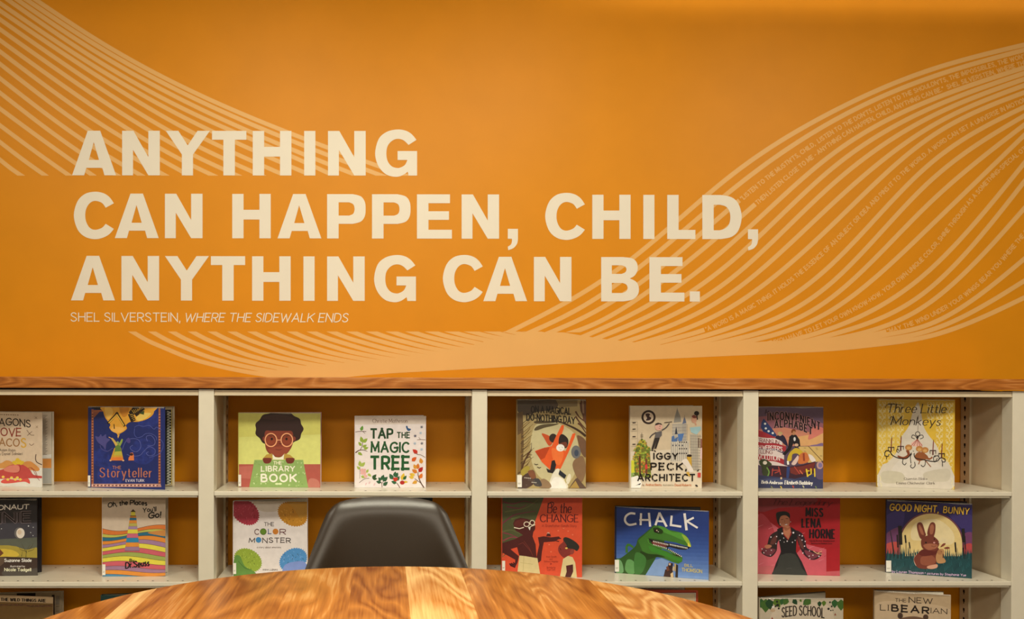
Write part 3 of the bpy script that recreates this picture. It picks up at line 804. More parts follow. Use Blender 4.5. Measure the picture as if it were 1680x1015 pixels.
for sx in (-1, 1):
    for sy in (-1, 1):
        b = bmesh.new()
        tube(b, [(sx * .12, -.08 + sy * .1, .41), (sx * .14, -.08 + sy * .13, .30), (sx * .215, -.08 + sy * .205, .0)], [.013, .014, .009])
        link_mesh('leg', b, M_LEG, t, (0, 0, 0), smooth=True)
b = bmesh.new()
for a in ((-1, -1, 1, 1), (-1, 1, 1, -1)):
    tube(b, [(a[0] * .135, -.08 + a[1] * .125, .31), (a[2] * .135, -.08 + a[3] * .125, .31)], [.005, .005])
link_mesh('brace', b, M_LEG, t, (0, 0, 0))

# ------------------------------------------------------------------ picture books
GROUP = 'picture books standing face-out on the shelves'
BOARD = .0028
def sheet_board(bm, w, h, y0, y1, mi):
    box(bm, 0, w, y0, y1, 0, h, mi=mi, bevel=.0012)
def picture_book(label, bl, yaw, w, h, z, quad, art, base='d8c8a8', opening=11.0, thick=.012, back_hex=None, back_art=None, sticker=None, page_hex=None, short=0.0, sleeve=0):
    """a hardback standing slightly open, spine at its left: front board, back board, pages, spine"""
    t = thing('picture_book', label, 'book', (bl[0], bl[1], z), R(yaw), GROUP)
    # front board with its printed jacket; the sheet carries the artwork
    s = Sheet(quad, [(0, h), (w, h), (w, 0), (0, 0)], (0.0004, 0.0004, w - .0004, h - .0004), y=-.0001)
    bi = s.mi(base)
    sheet_board(s.bm, w, h, 0, BOARD, bi)
    art(s)
    fc = s.done('front_cover', t)
    # back board swings out behind on the same spine
    a = R(opening)
    bb = bmesh.new()
    box(bb, 0, w - short, 0, BOARD, 0, h, bevel=.0012)
    ob = link_mesh('back_cover', bb, [ink(back_hex or base)], t)
    ob.rotation_euler = (0, 0, a); ob.location = (-math.sin(a) * .0, BOARD + thick + .001, 0)
    pb = Sheet([(0, 0), (1, 0), (1, 1), (0, 1)], [(0, h - .003), (w - .004 - short, h - .003), (w - .004 - short, .003), (0, .003)], None, y=-.0001)
    pi = pb.mi(ink(page_hex) if page_hex else M_PAGES)
    box(pb.bm, .003, w - .004 - short, .0, thick * .6, .003, h - .003, mi=pi)
    if back_art: back_art(pb)
    op = pb.done('page_block', t)
    op.rotation_euler = (0, 0, a); op.location = (0, BOARD + thick * .4 + .0005, 0)
    sb = bmesh.new(); box(sb, -.0022, .0008, .0004, BOARD * 2 + thick, 0, h, bevel=.0009)
    link_mesh('spine', sb, [ink(base)], t)
    if sleeve:
        # loose folded edge of the clear plastic jacket along the head of the front board
        jb = bmesh.new(); rng = random.Random(sleeve); n = 40; prev = None
        ph = [rng.uniform(0, 6) for _ in range(3)]
        for i in range(n + 1):
            u = i / n; x = .002 + u * (w - .004)
            wv = .5 + .28 * math.sin(7 * u + ph[0]) + .22 * math.sin(17 * u + ph[1])
            z0 = h - .001 - .0035 * wv
            row = [jb.verts.new((x, -.0012 - .0012 * wv, z0)), jb.verts.new((x, -.0032 - .001 * wv, z0 + .0022)), jb.verts.new((x, -.0006, h + .0016 * wv)), jb.verts.new((x, .0012, h + .0006))]
            if prev:
                for a_, b_, c_, d_ in zip(prev, row, row[1:], prev[1:]): jb.faces.new((a_, b_, c_, d_))
            prev = row
        link_mesh('clear_jacket_edge', jb, [M_CLEAR], fc, smooth=True)
    if sticker:
        x0, y0, x1, y1 = sticker
        q = [s.m(p) for p in ((x0, y0), (x1, y0), (x1, y1), (x0, y1))]
        st = Sheet([(0, 0), (1, 0), (1, 1), (0, 1)], q, None, y=-.0028)
        st.poly(M_PAPER, '0,0 1,0 1,1 0,1')
        st.line('8a7a60', .03, '.15,.66 .8,.66')
        st.line('8a7a60', .03, '.15,.74 .7,.74')
        st.done('spine_label', fc)
    return t

# --- cream cover, red creature (upper shelf, far left)
def art_tacos(s):
    s.poly('cfb48c', '-390,80 460,80 460,930 -390,930')
    s.poly('d8ceb2', '-390,760 460,700 460,930 -390,930')
    for i in range(11): s.line('7a5638', 9, [(-60 + i * 24, 126 + i * .8), (-46 + i * 24 + (i % 3) * 2, 127 + i * .8)])
    s.text('2a1c16', 'DRAGONS', -138, 322, 160, 232, wt=.15, slope=28, jitter=.08, seed=4)
    s.text('86301f', 'LOVE', -52, 222, 275, 355, wt=.15, slope=4, jitter=.07)
    s.text('9a6a38', 'TACO', -75, 205, 386, 464, wt=.15, slope=6, jitter=.07)
    s.text('cf9c2c', 'S', 226, 276, 386, 478, wt=.14)
    s.text('4a3524', 'by Adam Rubin', -50, 165, 495, 522, wt=.13, slope=2, jitter=.06)
    s.text('4a3524', 'illustrated by Daniel Salmieri', -190, 240, 535, 563, wt=.13, jitter=.06)
    for x, y in ((382, 165), (392, 262)):
        s.line('8a6a4a', 4, [(x - 12, y - 12), (x + 12, y + 12)]); s.line('8a6a4a', 4, [(x - 12, y + 12), (x + 12, y - 12)])
    s.line('6a4a30', 5, '290,355 340,310'); s.line('6a4a30', 5, '285,295 325,345 365,350', True)
    s.line('6a4a30', 5, '312,440 335,460 362,440', True)
    s.poly('c88a42', '-200,700 -60,660 10,650 70,620 130,640 180,700', True)
    s.poly('c8843e', '230,690 260,640 320,630 370,660 425,715 380,735', True)
    s.poly('b8443a', '-300,780 -120,740 20,720 90,680 170,660 250,670 320,720 360,775 450,790 450,812 330,812 240,822 120,815 -300,830', True)
    s.poly('d07a5e', '40,720 100,680 190,672 210,720 180,750 90,745', True)
    s.line('7a2a22', 4, '215,675 218,715 200,748 150,760', True)
    s.poly('cf5040', '10,850 60,820 200,830 300,815 320,872 260,850 120,866 40,868', True)
    s.line('8a2a22', 5, '300,705 340,700 365,740 395,800 425,838', True)
    s.line('8a2a22', 5, '330,705 375,730 400,790', True)
    s.line('3a1a14', 8, '385,555 380,600 395,640 450,668', True)
    for x, y in ((150, 640), (180, 625), (210, 628), (240, 640), (165, 655), (195, 650), (225, 655), (188, 610)):
        s.ell('d2ac2c', x, y, 20, 14)
    for x, y in ((35, 798), (85, 826), (125, 806), (165, 825), (187, 806), (218, 826), (-40, 812)):
        s.ell('e8c04c', x, y, 16, 13)
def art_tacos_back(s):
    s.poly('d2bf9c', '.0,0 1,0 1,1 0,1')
    s.poly('281a12', '.80,.02 .872,.02 .872,.985 .80,.985')  # dark strip paints the shade inside the front board's edge
    for i in range(34):
        y = .04 + i * .0165
        s.line('6a5a48', .005, [(.89, y), (.955 - .03 * ((i * 7) % 5) / 5, y)])
    s.poly('eee0c8', '.88,.60 1,.58 1,.63 .88,.64')
    s.poly('d88a3c', '.88,.645 1,.645 1,.775 .88,.775')
    s.poly('b0a890', '.88,.775 1,.775 1,.99 .88,.99')
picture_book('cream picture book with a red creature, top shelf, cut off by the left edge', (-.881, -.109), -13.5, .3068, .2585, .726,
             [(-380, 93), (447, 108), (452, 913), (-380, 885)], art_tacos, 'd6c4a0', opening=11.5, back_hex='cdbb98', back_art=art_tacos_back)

# --- deep blue cover with a gold cloud
def art_story(s):
    s.poly('1d2858', '60,60 890,60 890,980 60,980')
    for (x, y, r) in ((700, 200, 120), (300, 820, 140), (650, 560, 140), (200, 620, 100)): s.poly(ink('222e66', .3), [(x + r * math.cos(a * .7), y + r * math.sin(a * .7)) for a in range(9)], True)
    s.poly('14121c', '62,70 235,70 235,110 150,105')
    s.poly('9c5a38', '95,100 118,100 122,930 97,930'); s.poly('9c5a38', '818,90 838,90 842,930 818,930')
    s.poly('9c5a38', '95,110 235,108 235,126 95,130'); s.poly('8a5038', '120,130 185,126 120,195')
    s.poly('b08068', '100,905 840,905 850,940 95,940')
    s.inc = .15
    for i in range(36): s.poly(('e0b090', '5a3030')[i % 2], [(100 + i * 20, 915 + 6 * (i % 3)), (114 + i * 20, 912), (112 + i * 20, 934), (102 + i * 20, 930)])
    for i in range(50): s.poly(('c07848', '6a3020')[i % 2], [(99, 135 + i * 15), (116, 135 + i * 15), (116, 143 + i * 15), (99, 145 + i * 15)])
    for i in range(50): s.poly(('c07848', '6a3020')[i % 2], [(821, 160 + i * 15), (838, 158 + i * 15), (838, 168 + i * 15), (821, 170 + i * 15)])
    s.inc = 1.0
    s.poly('d9982f', '232,70 225,130 250,200 300,265 290,300 320,340 370,365 385,400 395,372 445,345 480,310 470,275 520,240 600,240 690,215 750,175 772,130 768,70', True, 4)
    s.poly('e8b04a', '240,80 300,75 330,140 280,210 250,160', True); s.poly('c27a24', '400,80 500,75 480,170 430,180', True)
    s.poly('eebc54', '580,190 650,150 740,150 680,205 600,230', True); s.poly('e2a648', '330,290 420,300 460,320 380,360 310,330', True)
    s.line('20160e', 26, '275,255 372,150 455,285', cap=4); s.line('d8a83c', 12, '283,250 372,160 448,280')
    s.line('20160e', 9, '340,262 345,315')
    s.line('2a1c0e', 60, '590,75 520,160'); s.line('2a1c0e', 54, '515,150 550,235'); s.line('2a1c0e', 40, '570,170 660,90')
    for i in range(7): s.line('d8a83c', 5, [(530 + i * 20, 110 - i * 4), (560 + i * 14, 150 - i * 8)])
    for i in range(4): s.line('d8a83c', 5, [(512 + i * 11, 165 + i * 18), (545 + i * 6, 160 + i * 18)])
    s.poly('3a4a20', '610,150 668,118 662,165')
    s.poly('e0a844', '378,395 404,370 386,418')
    for c, pts in (('4f568c', '560,300 600,280 660,290 720,280 770,320 800,300 850,330'), ('4f568c', '565,310 560,370 590,410 640,400 680,370 740,370 790,400 800,440'),
                   ('5a5f92', '430,540 470,450 540,420 610,440 630,510 590,560 540,550 515,515 545,490'), ('5a5f92', '480,590 540,610 620,600 660,560 720,510 780,540 775,590 720,605 690,580 715,560'),
                   ('5a5f92', '700,450 690,400 740,390 780,440 770,490 700,500'), ('4f568c', '840,430 870,480 850,560 800,600 720,625')):
        s.line(c, 5, pts, True)
    s.poly('4a4674', '140,390 175,400 200,370 215,395 255,370 260,410 300,430 262,470 250,540 222,500 180,470 150,430', True, 3)
    s.line('4a4674', 8, '190,490 210,530 270,555 330,520', True)
    s.poly('4a3f70', '470,440 500,410 520,450 500,470', True)
    s.poly('c8922c', '345,520 418,520 446,655 300,655'); s.poly('5e7a34', '360,480 405,480 425,560 345,580'); s.poly('b8a838', '352,560 420,555 432,600 338,600')
    s.poly('d8742c', '318,620 436,620 446,655 300,655')
    s.line('c8a048', (18, 30), '318,415 345,450 372,492'); s.line('8a9a3c', (16, 30), '432,425 420,455 398,492')
    s.line('d8a060', 8, '285,402 318,418'); s.ell('8aa04a', 382, 462, 12, 14)
    s.ell('d8a878', 304, 655, 12, 8); s.ell('d8a878', 442, 655, 12, 8)
    s.poly('d8743a', '498,655 500,625 520,600 515,575 545,570 556,600 558,655'); s.ell('3a1c1c', 530, 590, 20, 14)
    s.text('a86a4c', 'THE', 326, 418, 715, 745, wt=.2, serif=.1)
    s.text('b0684a', 'Storyteller', 192, 748, 735, 832, wt=.13, gap=.34, serif=.09, contrast=.55, slope=2)
    s.text('d8c8c0', 'EVAN TURK', 470, 668, 857, 884, wt=.14, serif=.1, gap=.34)
def art_story_back(s):
    s.poly('b8a070', '0,0 1,0 1,1 0,1'); s.poly('24221c', '.80,.03 .985,.03 .985,.985 .80,.985')
    for i in range(26):
        y = .05 + i * .036
        s.line('d0c8a4', .008, [(.935, y), (.982, y + .02), (.935, y + .036)]); s.line('a8a888', .005, [(.93, y + .012), (.955, y + .022)])
    s.line('b89a30', .008, '.988,.03 .988,.985')
picture_book('dark blue picture book with gold cloud and copper border, top shelf, left bay', (-.425, -.178), -12.5, .2847, .279, .726,
             [(62, 70), (887, 88), (887, 970), (65, 945)], art_story, '242c5c', opening=17.0, sleeve=16, back_hex='c8b48a', back_art=art_story_back, sticker=(63, 815, 90, 935))

# --- yellow-green cover, child with round glasses holding a green book
def art_library(s):
    s.poly('c6bd58', '80,75 1025,75 1025,690 80,690'); s.poly('cec868', '80,360 1025,330 1025,690 80,690')
    s.poly('a8503e', '75,672 1025,672 1025,950 75,950'); s.poly('b4604c', '75,700 240,690 215,840 75,830'); s.poly('b86e56', '885,850 940,835 1000,870 1000,945 885,945', True)
    hair = [(545 + (272 + 8 * math.cos(a * 11)) * math.cos(a), 268 + (205 + 8 * math.cos(a * 11)) * math.sin(a)) for a in (2 * math.pi * i / 120 for i in range(120))]
    s.poly('2e1814', hair)
    s.poly('3a201a', '350,140 470,105 600,110 720,150 600,170 470,165', True)
    s.ell('7a3220', 375, 380, 20, 26); s.ell('7a3220', 715, 380, 20, 26)
    s.poly('7e3420', '385,300 470,290 620,290 695,300 705,400 690,470 640,545 565,588 530,592 495,585 425,545 388,470', True)
    s.poly('8e4028', '420,500 540,470 670,490 620,555 540,580 460,555', True)
    s.poly('b08a34', '360,605 400,560 465,548 468,615'); s.poly('b08a34', '602,548 670,565 715,605 598,618')
    s.poly('ead8b0', '470,555 500,590 535,598 570,590 602,555 596,618 475,618')
    s.poly('88a052', '262,622 820,622 880,945 200,945')
    rng = random.Random(3)
    s.inc = .15
    for i in range(70):
        x, y = rng.uniform(240, 840), rng.uniform(640, 935)
        s.ell(('a2b468', '7a9448', 'b4c27e')[i % 3], x, y, rng.uniform(6, 14), rng.uniform(4, 9), rng.uniform(0, 180), n=7)
    s.inc = 1.0
    for x in (408, 670):
        s.poly('6e2c1c', [(x - 48, 605), (x, 598), (x + 50, 605), (x + 45, 640), (x + 20, 662), (x - 25, 662), (x - 45, 640)], True)
        for k in (-22, 0, 22): s.line('54201a', 3, [(x + k, 628), (x + k - 3, 658)])
    s.ell('5e2416', 448, 378, 54, 62); s.ell('5e2416', 636, 378, 54, 62); s.ell('87391f', 448, 392, 52, 56); s.ell('87391f', 636, 392, 52, 56)
    s.ell('1e0c0a', 462, 382, 13, 16); s.ell('1e0c0a', 630, 382, 13, 16)
    s.ring('e69a62', 452, 394, 66, 13, ry=75); s.ring('e69a62', 634, 394, 66, 13, ry=75); s.line('e69a62', 9, '518,394 568,394')
    s.line('4a1a12', 6, '545,430 560,440 575,428', True); s.line('5a1e16', 5, '505,500 540,508 575,500', True)
    s.line('2a1210', 6, '430,345 462,352'); s.line('2a1210', 6, '622,352 655,345')
    s.text('e6e0a8', 'THE', 482, 572, 640, 672, wt=.24)
    s.text('eae4b2', 'LIBRARY', 342, 722, 696, 752, wt=.22, gap=.4)
    s.text('ece6b6', 'BOOK', 342, 740, 790, 870, wt=.24, gap=.42)
    s.ell('d2d898', 520, 898, 22, 12); s.ell('d2d898', 555, 898, 22, 12)
picture_book('yellow-green picture book with a glasses-wearing child, top shelf above the black chair', (.09, -.165), -2.6, .2844, .2585, .726,
             [(85, 80), (1018, 85), (1018, 942), (80, 936)], art_library, 'c6bd58', opening=9, sleeve=12, back_hex='c49a8c', sticker=(78, 792, 110, 925))

# --- white cover with green capitals, leaves and twigs
def art_tree(s):
    s.poly('dfceb8', '85,80 940,80 945,950 80,950'); s.poly('d6c2a6', '90,85 930,85 930,180 90,190')
    s.text('7a5a44', 'Christie Matheson', 300, 702, 122, 165, wt=.12, serif=.1, contrast=.5)
    G1, G2, G3 = '1e4a22', '163c1c', '1e5024'
    s.text(G2, 'TAP', 280, 530, 242, 346, wt=.23, gap=.34); s.text(G2, 'THE', 588, 732, 280, 342, wt=.22, gap=.4)
    s.text(G1, 'MAGIC', 285, 725, 400, 512, wt=.2, gap=.34)
    s.text(G3, 'TREE', 282, 728, 568, 712, wt=.22, gap=.42)
    s.poly('2c5070', '688,205 705,205 715,228 748,240 730,262 708,258 695,235', True)
    br = '5a3a24'
    s.line(br, 7, '97,275 160,268 225,270', True); s.line(br, 5, '180,268 212,292'); s.leaf('5c8a2c', 162, 262, 185, 200)
    s.line(br, (14, 5), '97,520 140,492 190,488 240,505', True); s.line(br, 7, '150,492 180,430 178,380', True)
    for a in ((180, 400, 160, 325), (185, 400, 240, 350), (170, 440, 132, 390), (180, 455, 232, 425), (195, 478, 250, 455), (125, 515, 180, 550)): s.leaf('8a9c34', *a)
    for a in ((155, 685, 145, 612), (160, 685, 212, 632), (150, 720, 112, 680), (225, 760, 250, 715), (160, 800, 220, 820), (240, 770, 285, 805)): s.leaf('a0ac48', *a)
    s.line(br, 4, '150,690 145,830'); s.line(br, 5, '140,880 200,835 260,825', True)
    for x, y, r in ((175, 730, 24), (200, 760, 26), (175, 765, 20), (215, 800, 22), (205, 725, 16)): s.ell('d8a08c', x, y, r, r * .9)
    for x, y in ((220, 895), (262, 880), (320, 900)): s.ell('d4b0a2', x, y, 9, 18, 30)
    for a in ((295, 830, 345, 778), (300, 835, 355, 830)): s.leaf('2e4a22', *a)
    s.line(br, 7, '412,935 405,880 370,860', True); s.line(br, 5, '408,890 440,850')
    for a in ((395, 860, 370, 812), (405, 850, 432, 782), (420, 862, 478, 808), (400, 880, 340, 862), (425, 915, 480, 868)): s.leaf('2c5230', *a, .36)
    for a in ((540, 840, 500, 770), (560, 810, 570, 742), (570, 815, 600, 755), (580, 855, 620, 800), (585, 885, 520, 862)): s.leaf('2f5a34', *a, .36)
    s.line('5a2c1c', 8, '625,940 590,885')
    for x, y in ((560, 832), (580, 832), (570, 848)): s.ell('b8341e', x, y, 20, 16)
    for a in ((645, 850, 672, 760), (665, 870, 720, 870)): s.leaf('d0a82c', *a, .28)
    s.leaf('2e5a2c', 665, 845, 702, 792); s.ell('a8241c', 652, 878, 28, 24)
    s.line(br, (14, 6), '912,940 868,870 840,790 840,750', True); s.line(br, 6, '868,880 800,830')
    for c, a in (('b82c1c', (828, 528, 770, 478)), ('c8541c', (762, 620, 818, 570)), ('cc8428', (880, 650, 862, 580)), ('c86a20', (830, 715, 838, 645)), ('cc8a2c', (815, 715, 785, 655)),
                 ('a81e1a', (845, 750, 895, 688)), ('c87424', (828, 760, 765, 718)), ('d0a030', (790, 790, 735, 770)), ('cc6a20', (858, 830, 888, 765)), ('d4aa30', (790, 820, 728, 805)), ('c88e2c', (830, 860, 770, 890)), ('d4b034', (795, 800, 770, 760))): s.leaf(c, *a, .36)
    s.line('6a4a30', 5, '920,575 868,545 830,540 800,520', True); s.line('6a4a30', 5, '920,365 868,362 820,365'); s.line('6a4a30', 4, '858,360 840,335')
    for c, x, y in (('5a5a60', 872, 215), ('a0b0b0', 862, 285), ('4a4a58', 798, 320), ('a0b0b0', 795, 408), ('5a5a60', 878, 408), ('a0b0b0', 876, 478)):
        for k in range(3): s.line(c, 6, [(x - 17 * math.cos(k * 1.05), y - 17 * math.sin(k * 1.05)), (x + 17 * math.cos(k * 1.05), y + 17 * math.sin(k * 1.05))])
picture_book('square white picture book with dark green capitals, leaves and twigs, top shelf', (.494, -.178), .4, .2455, .2482, .726,
             [(97, 88), (922, 88), (935, 940), (90, 940)], art_tree, 'dfceb8', opening=12, sleeve=13, sticker=(88, 880, 100, 930))

# --- brown woodland cover, figure in an orange coat
def art_day(s):
    s.poly('a48c54', '50,55 755,55 755,965 45,965')
    s.poly('bcac76', '230,330 420,290 640,420 660,700 560,900 300,860 190,640', True)
    s.poly('4a3c2c', '60,60 440,60 440,150 250,190 130,220 60,180', True); s.poly('7c6840', '440,60 660,60 660,130 480,140')
    s.poly('5c4426', '55,200 110,180 120,520 105,800 55,820'); s.poly('7c6030', '58,420 95,400 90,780 58,800')
    rng = random.Random(5)
    for i in range(24):
        y = 250 + i * 22; x = 80 + rng.uniform(0, 30)
        s.line(('4c3618', '6a4c20', '8a6a30')[i % 3], (8, 3), [(x, y + 60), (x + 50, y + 20), (x + rng.uniform(80, 120), y - 30)], True)
    for i in range(5): s.line('4a2c18', (12, 4), [(100, 760), (120 + i * 10, 690 - i * 20), (160 + i * 8, 640 - i * 18), (198, 655 - i * 40)], True)
    s.poly('5a3622', '690,62 748,62 748,320 715,260 700,160'); s.poly('8a6a48', '705,62 722,62 728,200 712,200')
    for p in ('640,180 680,240 745,290', '690,90 700,180 735,250', '640,230 690,300 745,360', '665,300 700,330 745,400'): s.line('54321e', (18, 9), p, True)
    s.line('3a2616', (10, 26), '410,275 480,285 600,335 680,380 745,430', True)
    s.poly('4c3c22', '220,290 260,275 400,278 470,285 380,300 260,305', True); s.poly('54462a', '225,370 250,335 330,310 470,305 420,325 330,345 260,370', True)
    s.poly('6a4a30', '660,420 745,480 745,640 700,600 670,500', True); s.poly('80603e', '610,720 650,650 720,640 745,780 700,900 650,840', True)
    s.poly('5a4230', '570,960 640,860 660,850 745,950 745,965'); s.poly('a0803c', '580,955 640,880 680,955')
    s.ell('67635a', 645, 590, 48, 66); s.ell('3c444c', 650, 600, 22, 34)
    s.poly('b8481e', '300,405 350,415 415,460 395,520 365,520 330,460', True); s.ell('2c2018', 415, 450, 40, 45)
    s.poly('d8541e', '232,580 300,555 400,530 440,440 500,320 525,320 520,360 470,500 460,560 540,580 575,500 610,405 640,400 632,440 570,590 490,760 440,760 385,770 300,690', False)
    s.poly('b03c14', '232,585 330,545 380,545 330,650 290,670'); s.poly('e06a2c', '400,560 460,560 520,600 480,720 420,680', True)
    s.poly('241a16', '470,500 480,430 510,410 560,450 568,500 545,550 500,530', True); s.poly('6a3420', '478,505 545,490 550,540 500,525', True)
    s.ell('e8dcc4', 488, 548, 42, 36); s.line('4a3a30', 3, '470,545 482,549'); s.line('4a3a30', 3, '500,540 512,548'); s.line('8a4a3a', 3, '478,566 490,570 500,564', True)
    s.poly('241c1c', '385,770 400,680 430,670 445,720 430,780 410,805 360,795 345,755 380,770'); s.poly('22262a', '480,770 548,825 530,862 468,815')
    s.poly('d8cca8', '400,830 450,760 480,770 470,825 530,870 560,960 380,960', True, 3); s.poly('e2d8bc', '420,850 500,860 545,960 390,960', True)
    s.poly('d6c8a0', '545,880 570,815 592,820 590,870 565,915', True); s.line('b09a50', 8, '530,870 548,905')
    s.poly('4a3428', '105,840 160,800 210,770 240,830 230,900 150,955 60,955', True); s.poly('7a4a2c', '160,790 210,775 240,840 200,860', True); s.poly('8a6c48', '275,890 320,860 380,900 390,950 280,950', True)
    s.poly('a08a34', '90,780 150,730 180,760 110,830', True); s.poly('3c3834', '215,870 270,860 300,930 230,930', True)
    for k in range(14): s.ell(('a89a80', '5a4a3c')[k % 2], 130 + (k * 37) % 130, 850 + (k * 23) % 90, 9, 6, n=8)
    for x, y in ((245, 718), (275, 750)): s.line('241c14', 6, [(x - 22, y - 8), (x, y), (x - 2, y + 6)]); s.line('241c14', 6, [(x, y), (x + 18, y - 5)])
    s.text('18120e', 'ON A MAGICAL', 195, 592, 128, 190, wt=.17, slope=22, gap=.32, jitter=.05)
    s.text('18120e', 'DO-NOTHING DAY', 150, 632, 205, 268, wt=.17, slope=35, gap=.32, jitter=.05)
picture_book('tall olive-brown picture book with a tumbling figure in an orange coat, top shelf', (1.053, -.194), -1.0, .2376, .3076, .726,
             [(55, 60), (748, 60), (745, 960), (50, 958)], art_day, '9a7e4c', opening=13, sleeve=3, sticker=(52, 822, 98, 945))

# --- beige cover with black stencil lettering and drawn towers
def art_architect(s):
    s.poly('c6ae84', '90,60 865,60 865,960 90,960'); s.poly('d2be98', '90,560 865,520 865,960 90,960')
    s.ring('2e1e18', 284, 190, 65, 22); s.ell('ccb28c', 284, 190, 52); s.poly('3a2420', '250,160 275,148 300,158 292,180 312,196 300,220 255,225 268,198', True)
    gx = '9a8a6c'; ln = '6c6458'
    s.poly('bcae90', '540,260 645,250 650,560 535,560')
    s.poly('8c8470', '590,95 625,180 635,240 552,250 565,180'); s.line(ln, 4, '590,90 590,180')
    s.poly('aea188', '645,260 690,255 695,560 645,560'); s.poly('5c6474', '668,178 690,250 645,262'); s.line(ln, 3, '670,165 670,250')
    for x in range(545, 700, 14): s.line(ln, 2.5, [(x, 265), (x + 2, 555)])
    for y in range(270, 560, 34): s.line(ln, 2.5, [(536, y), (692, y - 6)])
    s.poly('4c6c92', '598,370 665,362 640,450 605,445'); s.poly('4c6684', '533,395 560,385 565,420 600,400 590,455 530,450'); s.poly('2e343e', '580,290 596,370 566,372')
    s.poly('c0b294', '525,455 720,440 722,665 520,665')
    for x in range(530, 720, 22): s.line(ln, 3, [(x, 460), (x, 660)])
    for y in (450, 520, 570):
        for k in range(4): s.poly('3a3230', [(612 + k * 24, y), (626 + k * 24, y), (626 + k * 24, y + 14), (612 + k * 24, y + 14)])
    for k in range(4): s.poly('3a3a44', [(540 + k * 34, 484), (552 + k * 34, 484), (552 + k * 34, 500), (540 + k * 34, 500)])
    s.poly('b0a182', '728,370 810,366 820,760 740,760')
    for x in range(735, 850, 17): s.line(ln, 2.5, [(x, 375), (x + 6, 760)])
    for y in range(390, 760, 30): s.line(ln, 2.5, [(730, y), (850, y + 3)])
    s.poly('98b4a8', '725,300 840,288 845,320 800,375 740,352'); s.line('8a5a44', 22, '852,420 852,520'); s.line('4a2a24', 10, '822,410 822,515')
    s.poly('d8b4a0', '840,520 865,515 865,640 840,640')
    s.ell('c08c68', 770, 215, 30, 36); s.ell('231a18', 797, 147, 27, 24); s.line('231a18', 12, '800,165 806,215'); s.poly('7e4030', '745,180 770,165 800,190 770,200', True); s.line('c08c68', 16, '780,240 792,275')
    s.poly('94622c', '695,598 745,590 752,740 700,740'); s.poly('c09430', '700,615 745,612 750,745 705,745'); s.ell('2a1c14', 722, 602, 28, 14)
    s.poly('dccbae', '640,665 690,635 730,690 770,770 720,775 690,720', True, 3); s.poly('c89a3c', '690,780 720,775 740,830 700,815')
    rng = random.Random(11)
    s.poly('6c6a24', '215,420 260,470 300,560 315,830 135,830 130,590 165,480')
    s.inc = .15
    for i in range(190):
        y = rng.uniform(425, 830); w = min(95, 12 + (y - 420) * .62)
        s.ell(('8a9a30', 'a8a83a', '5c7226', 'b49a30', '4c5c22', 'b8722c')[i % 6], 218 + rng.uniform(-w, w), y, rng.uniform(8, 14), rng.uniform(7, 12), n=8)
    s.inc = 1.0
    s.poly('5c2c1c', '180,610 200,600 205,800 185,800'); s.poly('6a3a24', '250,620 272,640 275,800 250,800'); s.poly('c43a30', '245,705 270,690 278,740 250,750')
    s.line('3a3224', 4, '212,355 212,420'); s.line('3a3224', 4, '196,380 228,380'); s.line('3a3224', 4, '196,398 228,398')
    s.line(gx, 3, '165,240 168,470'); s.line(gx, 3, '98,240 165,238')
    for y in (250, 318, 398, 480): s.line('3a3228', 10, [(112, y), (145, y - 2)]); s.line(gx, 3, [(100, y + 20), (160, y + 18)])
    s.poly('c8c030', '100,650 130,650 135,790 100,790'); s.poly('88a04c', '100,790 140,780 110,830 100,830'); s.poly('e4dcc8', '100,835 170,815 215,900 200,950 100,950')
    # small drawn boy leaning out with a pencil
    s.ell('d6a184', 392, 292, 40, 40); s.poly('342a24', '352,280 358,258 385,248 418,256 430,274 395,266'); s.ell('241a18', 405, 285, 5); s.line('7a3a30', 4, '392,312 410,306')
    s.poly('5f574e', '362,352 425,335 425,385 395,415 348,410'); s.line('4c443c', 12, '425,330 470,300 505,255', True); s.line('2a2420', 7, '450,248 535,238'); s.line('4c443c', 12, '365,352 320,380 295,412', True)
    s.poly('2e2620', '348,412 405,408 368,525 345,530 372,440 335,535 315,530')
    s.line('1e1814', 12, '315,540 335,548'); s.line('1e1814', 12, '345,545 362,560')
    blk = '1a120e'
    s.text(blk, 'IGGY', 342, 596, 576, 638, wt=.24, gap=.46); s.text(blk, 'PECK,', 312, 690, 684, 752, wt=.24, gap=.46); s.text(blk, 'ARCHITECT', 172, 780, 804, 872, wt=.22, gap=.42)
    for x in (400, 470): s.line('c8b08a', 5, [(x, 566), (x, 588)])
    for x in (430, 512, 540): s.line('c8b08a', 6, [(x, 670), (x, 694)]); s.line('c8b08a', 6, [(x, 742), (x, 764)])
    for x in (250, 338, 418, 540, 632, 660): s.line('cdb68e', 5, [(x, 788), (x + 2, 815)]); s.line('cdb68e', 5, [(x, 862), (x, 886)])
    s.poly('1e1612', '142,925 205,896 195,915 165,918'); s.poly('1e1612', '800,770 830,740 820,768'); s.ell('2a201a', 802, 925, 16, 9, 30); s.poly('c04034', '812,785 846,785 846,835 812,835')
    s.text('7a5a40', 'by', 222, 240, 905, 925, wt=.14); s.text('b8642c', 'Andrea Beaty', 255, 425, 903, 925, wt=.16); s.text('8a7a58', 'illustrated by', 442, 556, 908, 925, wt=.13); s.text('b8642c', 'David Roberts', 568, 745, 905, 928, wt=.16)
picture_book('beige picture book with black stencil capitals and sketched towers, top shelf', (1.447, -.192), .4, .2486, .2858, .726,
             [(95, 68), (858, 68), (862, 955), (95, 955)], art_architect, 'cdb890', opening=13, sleeve=5, sticker=None)

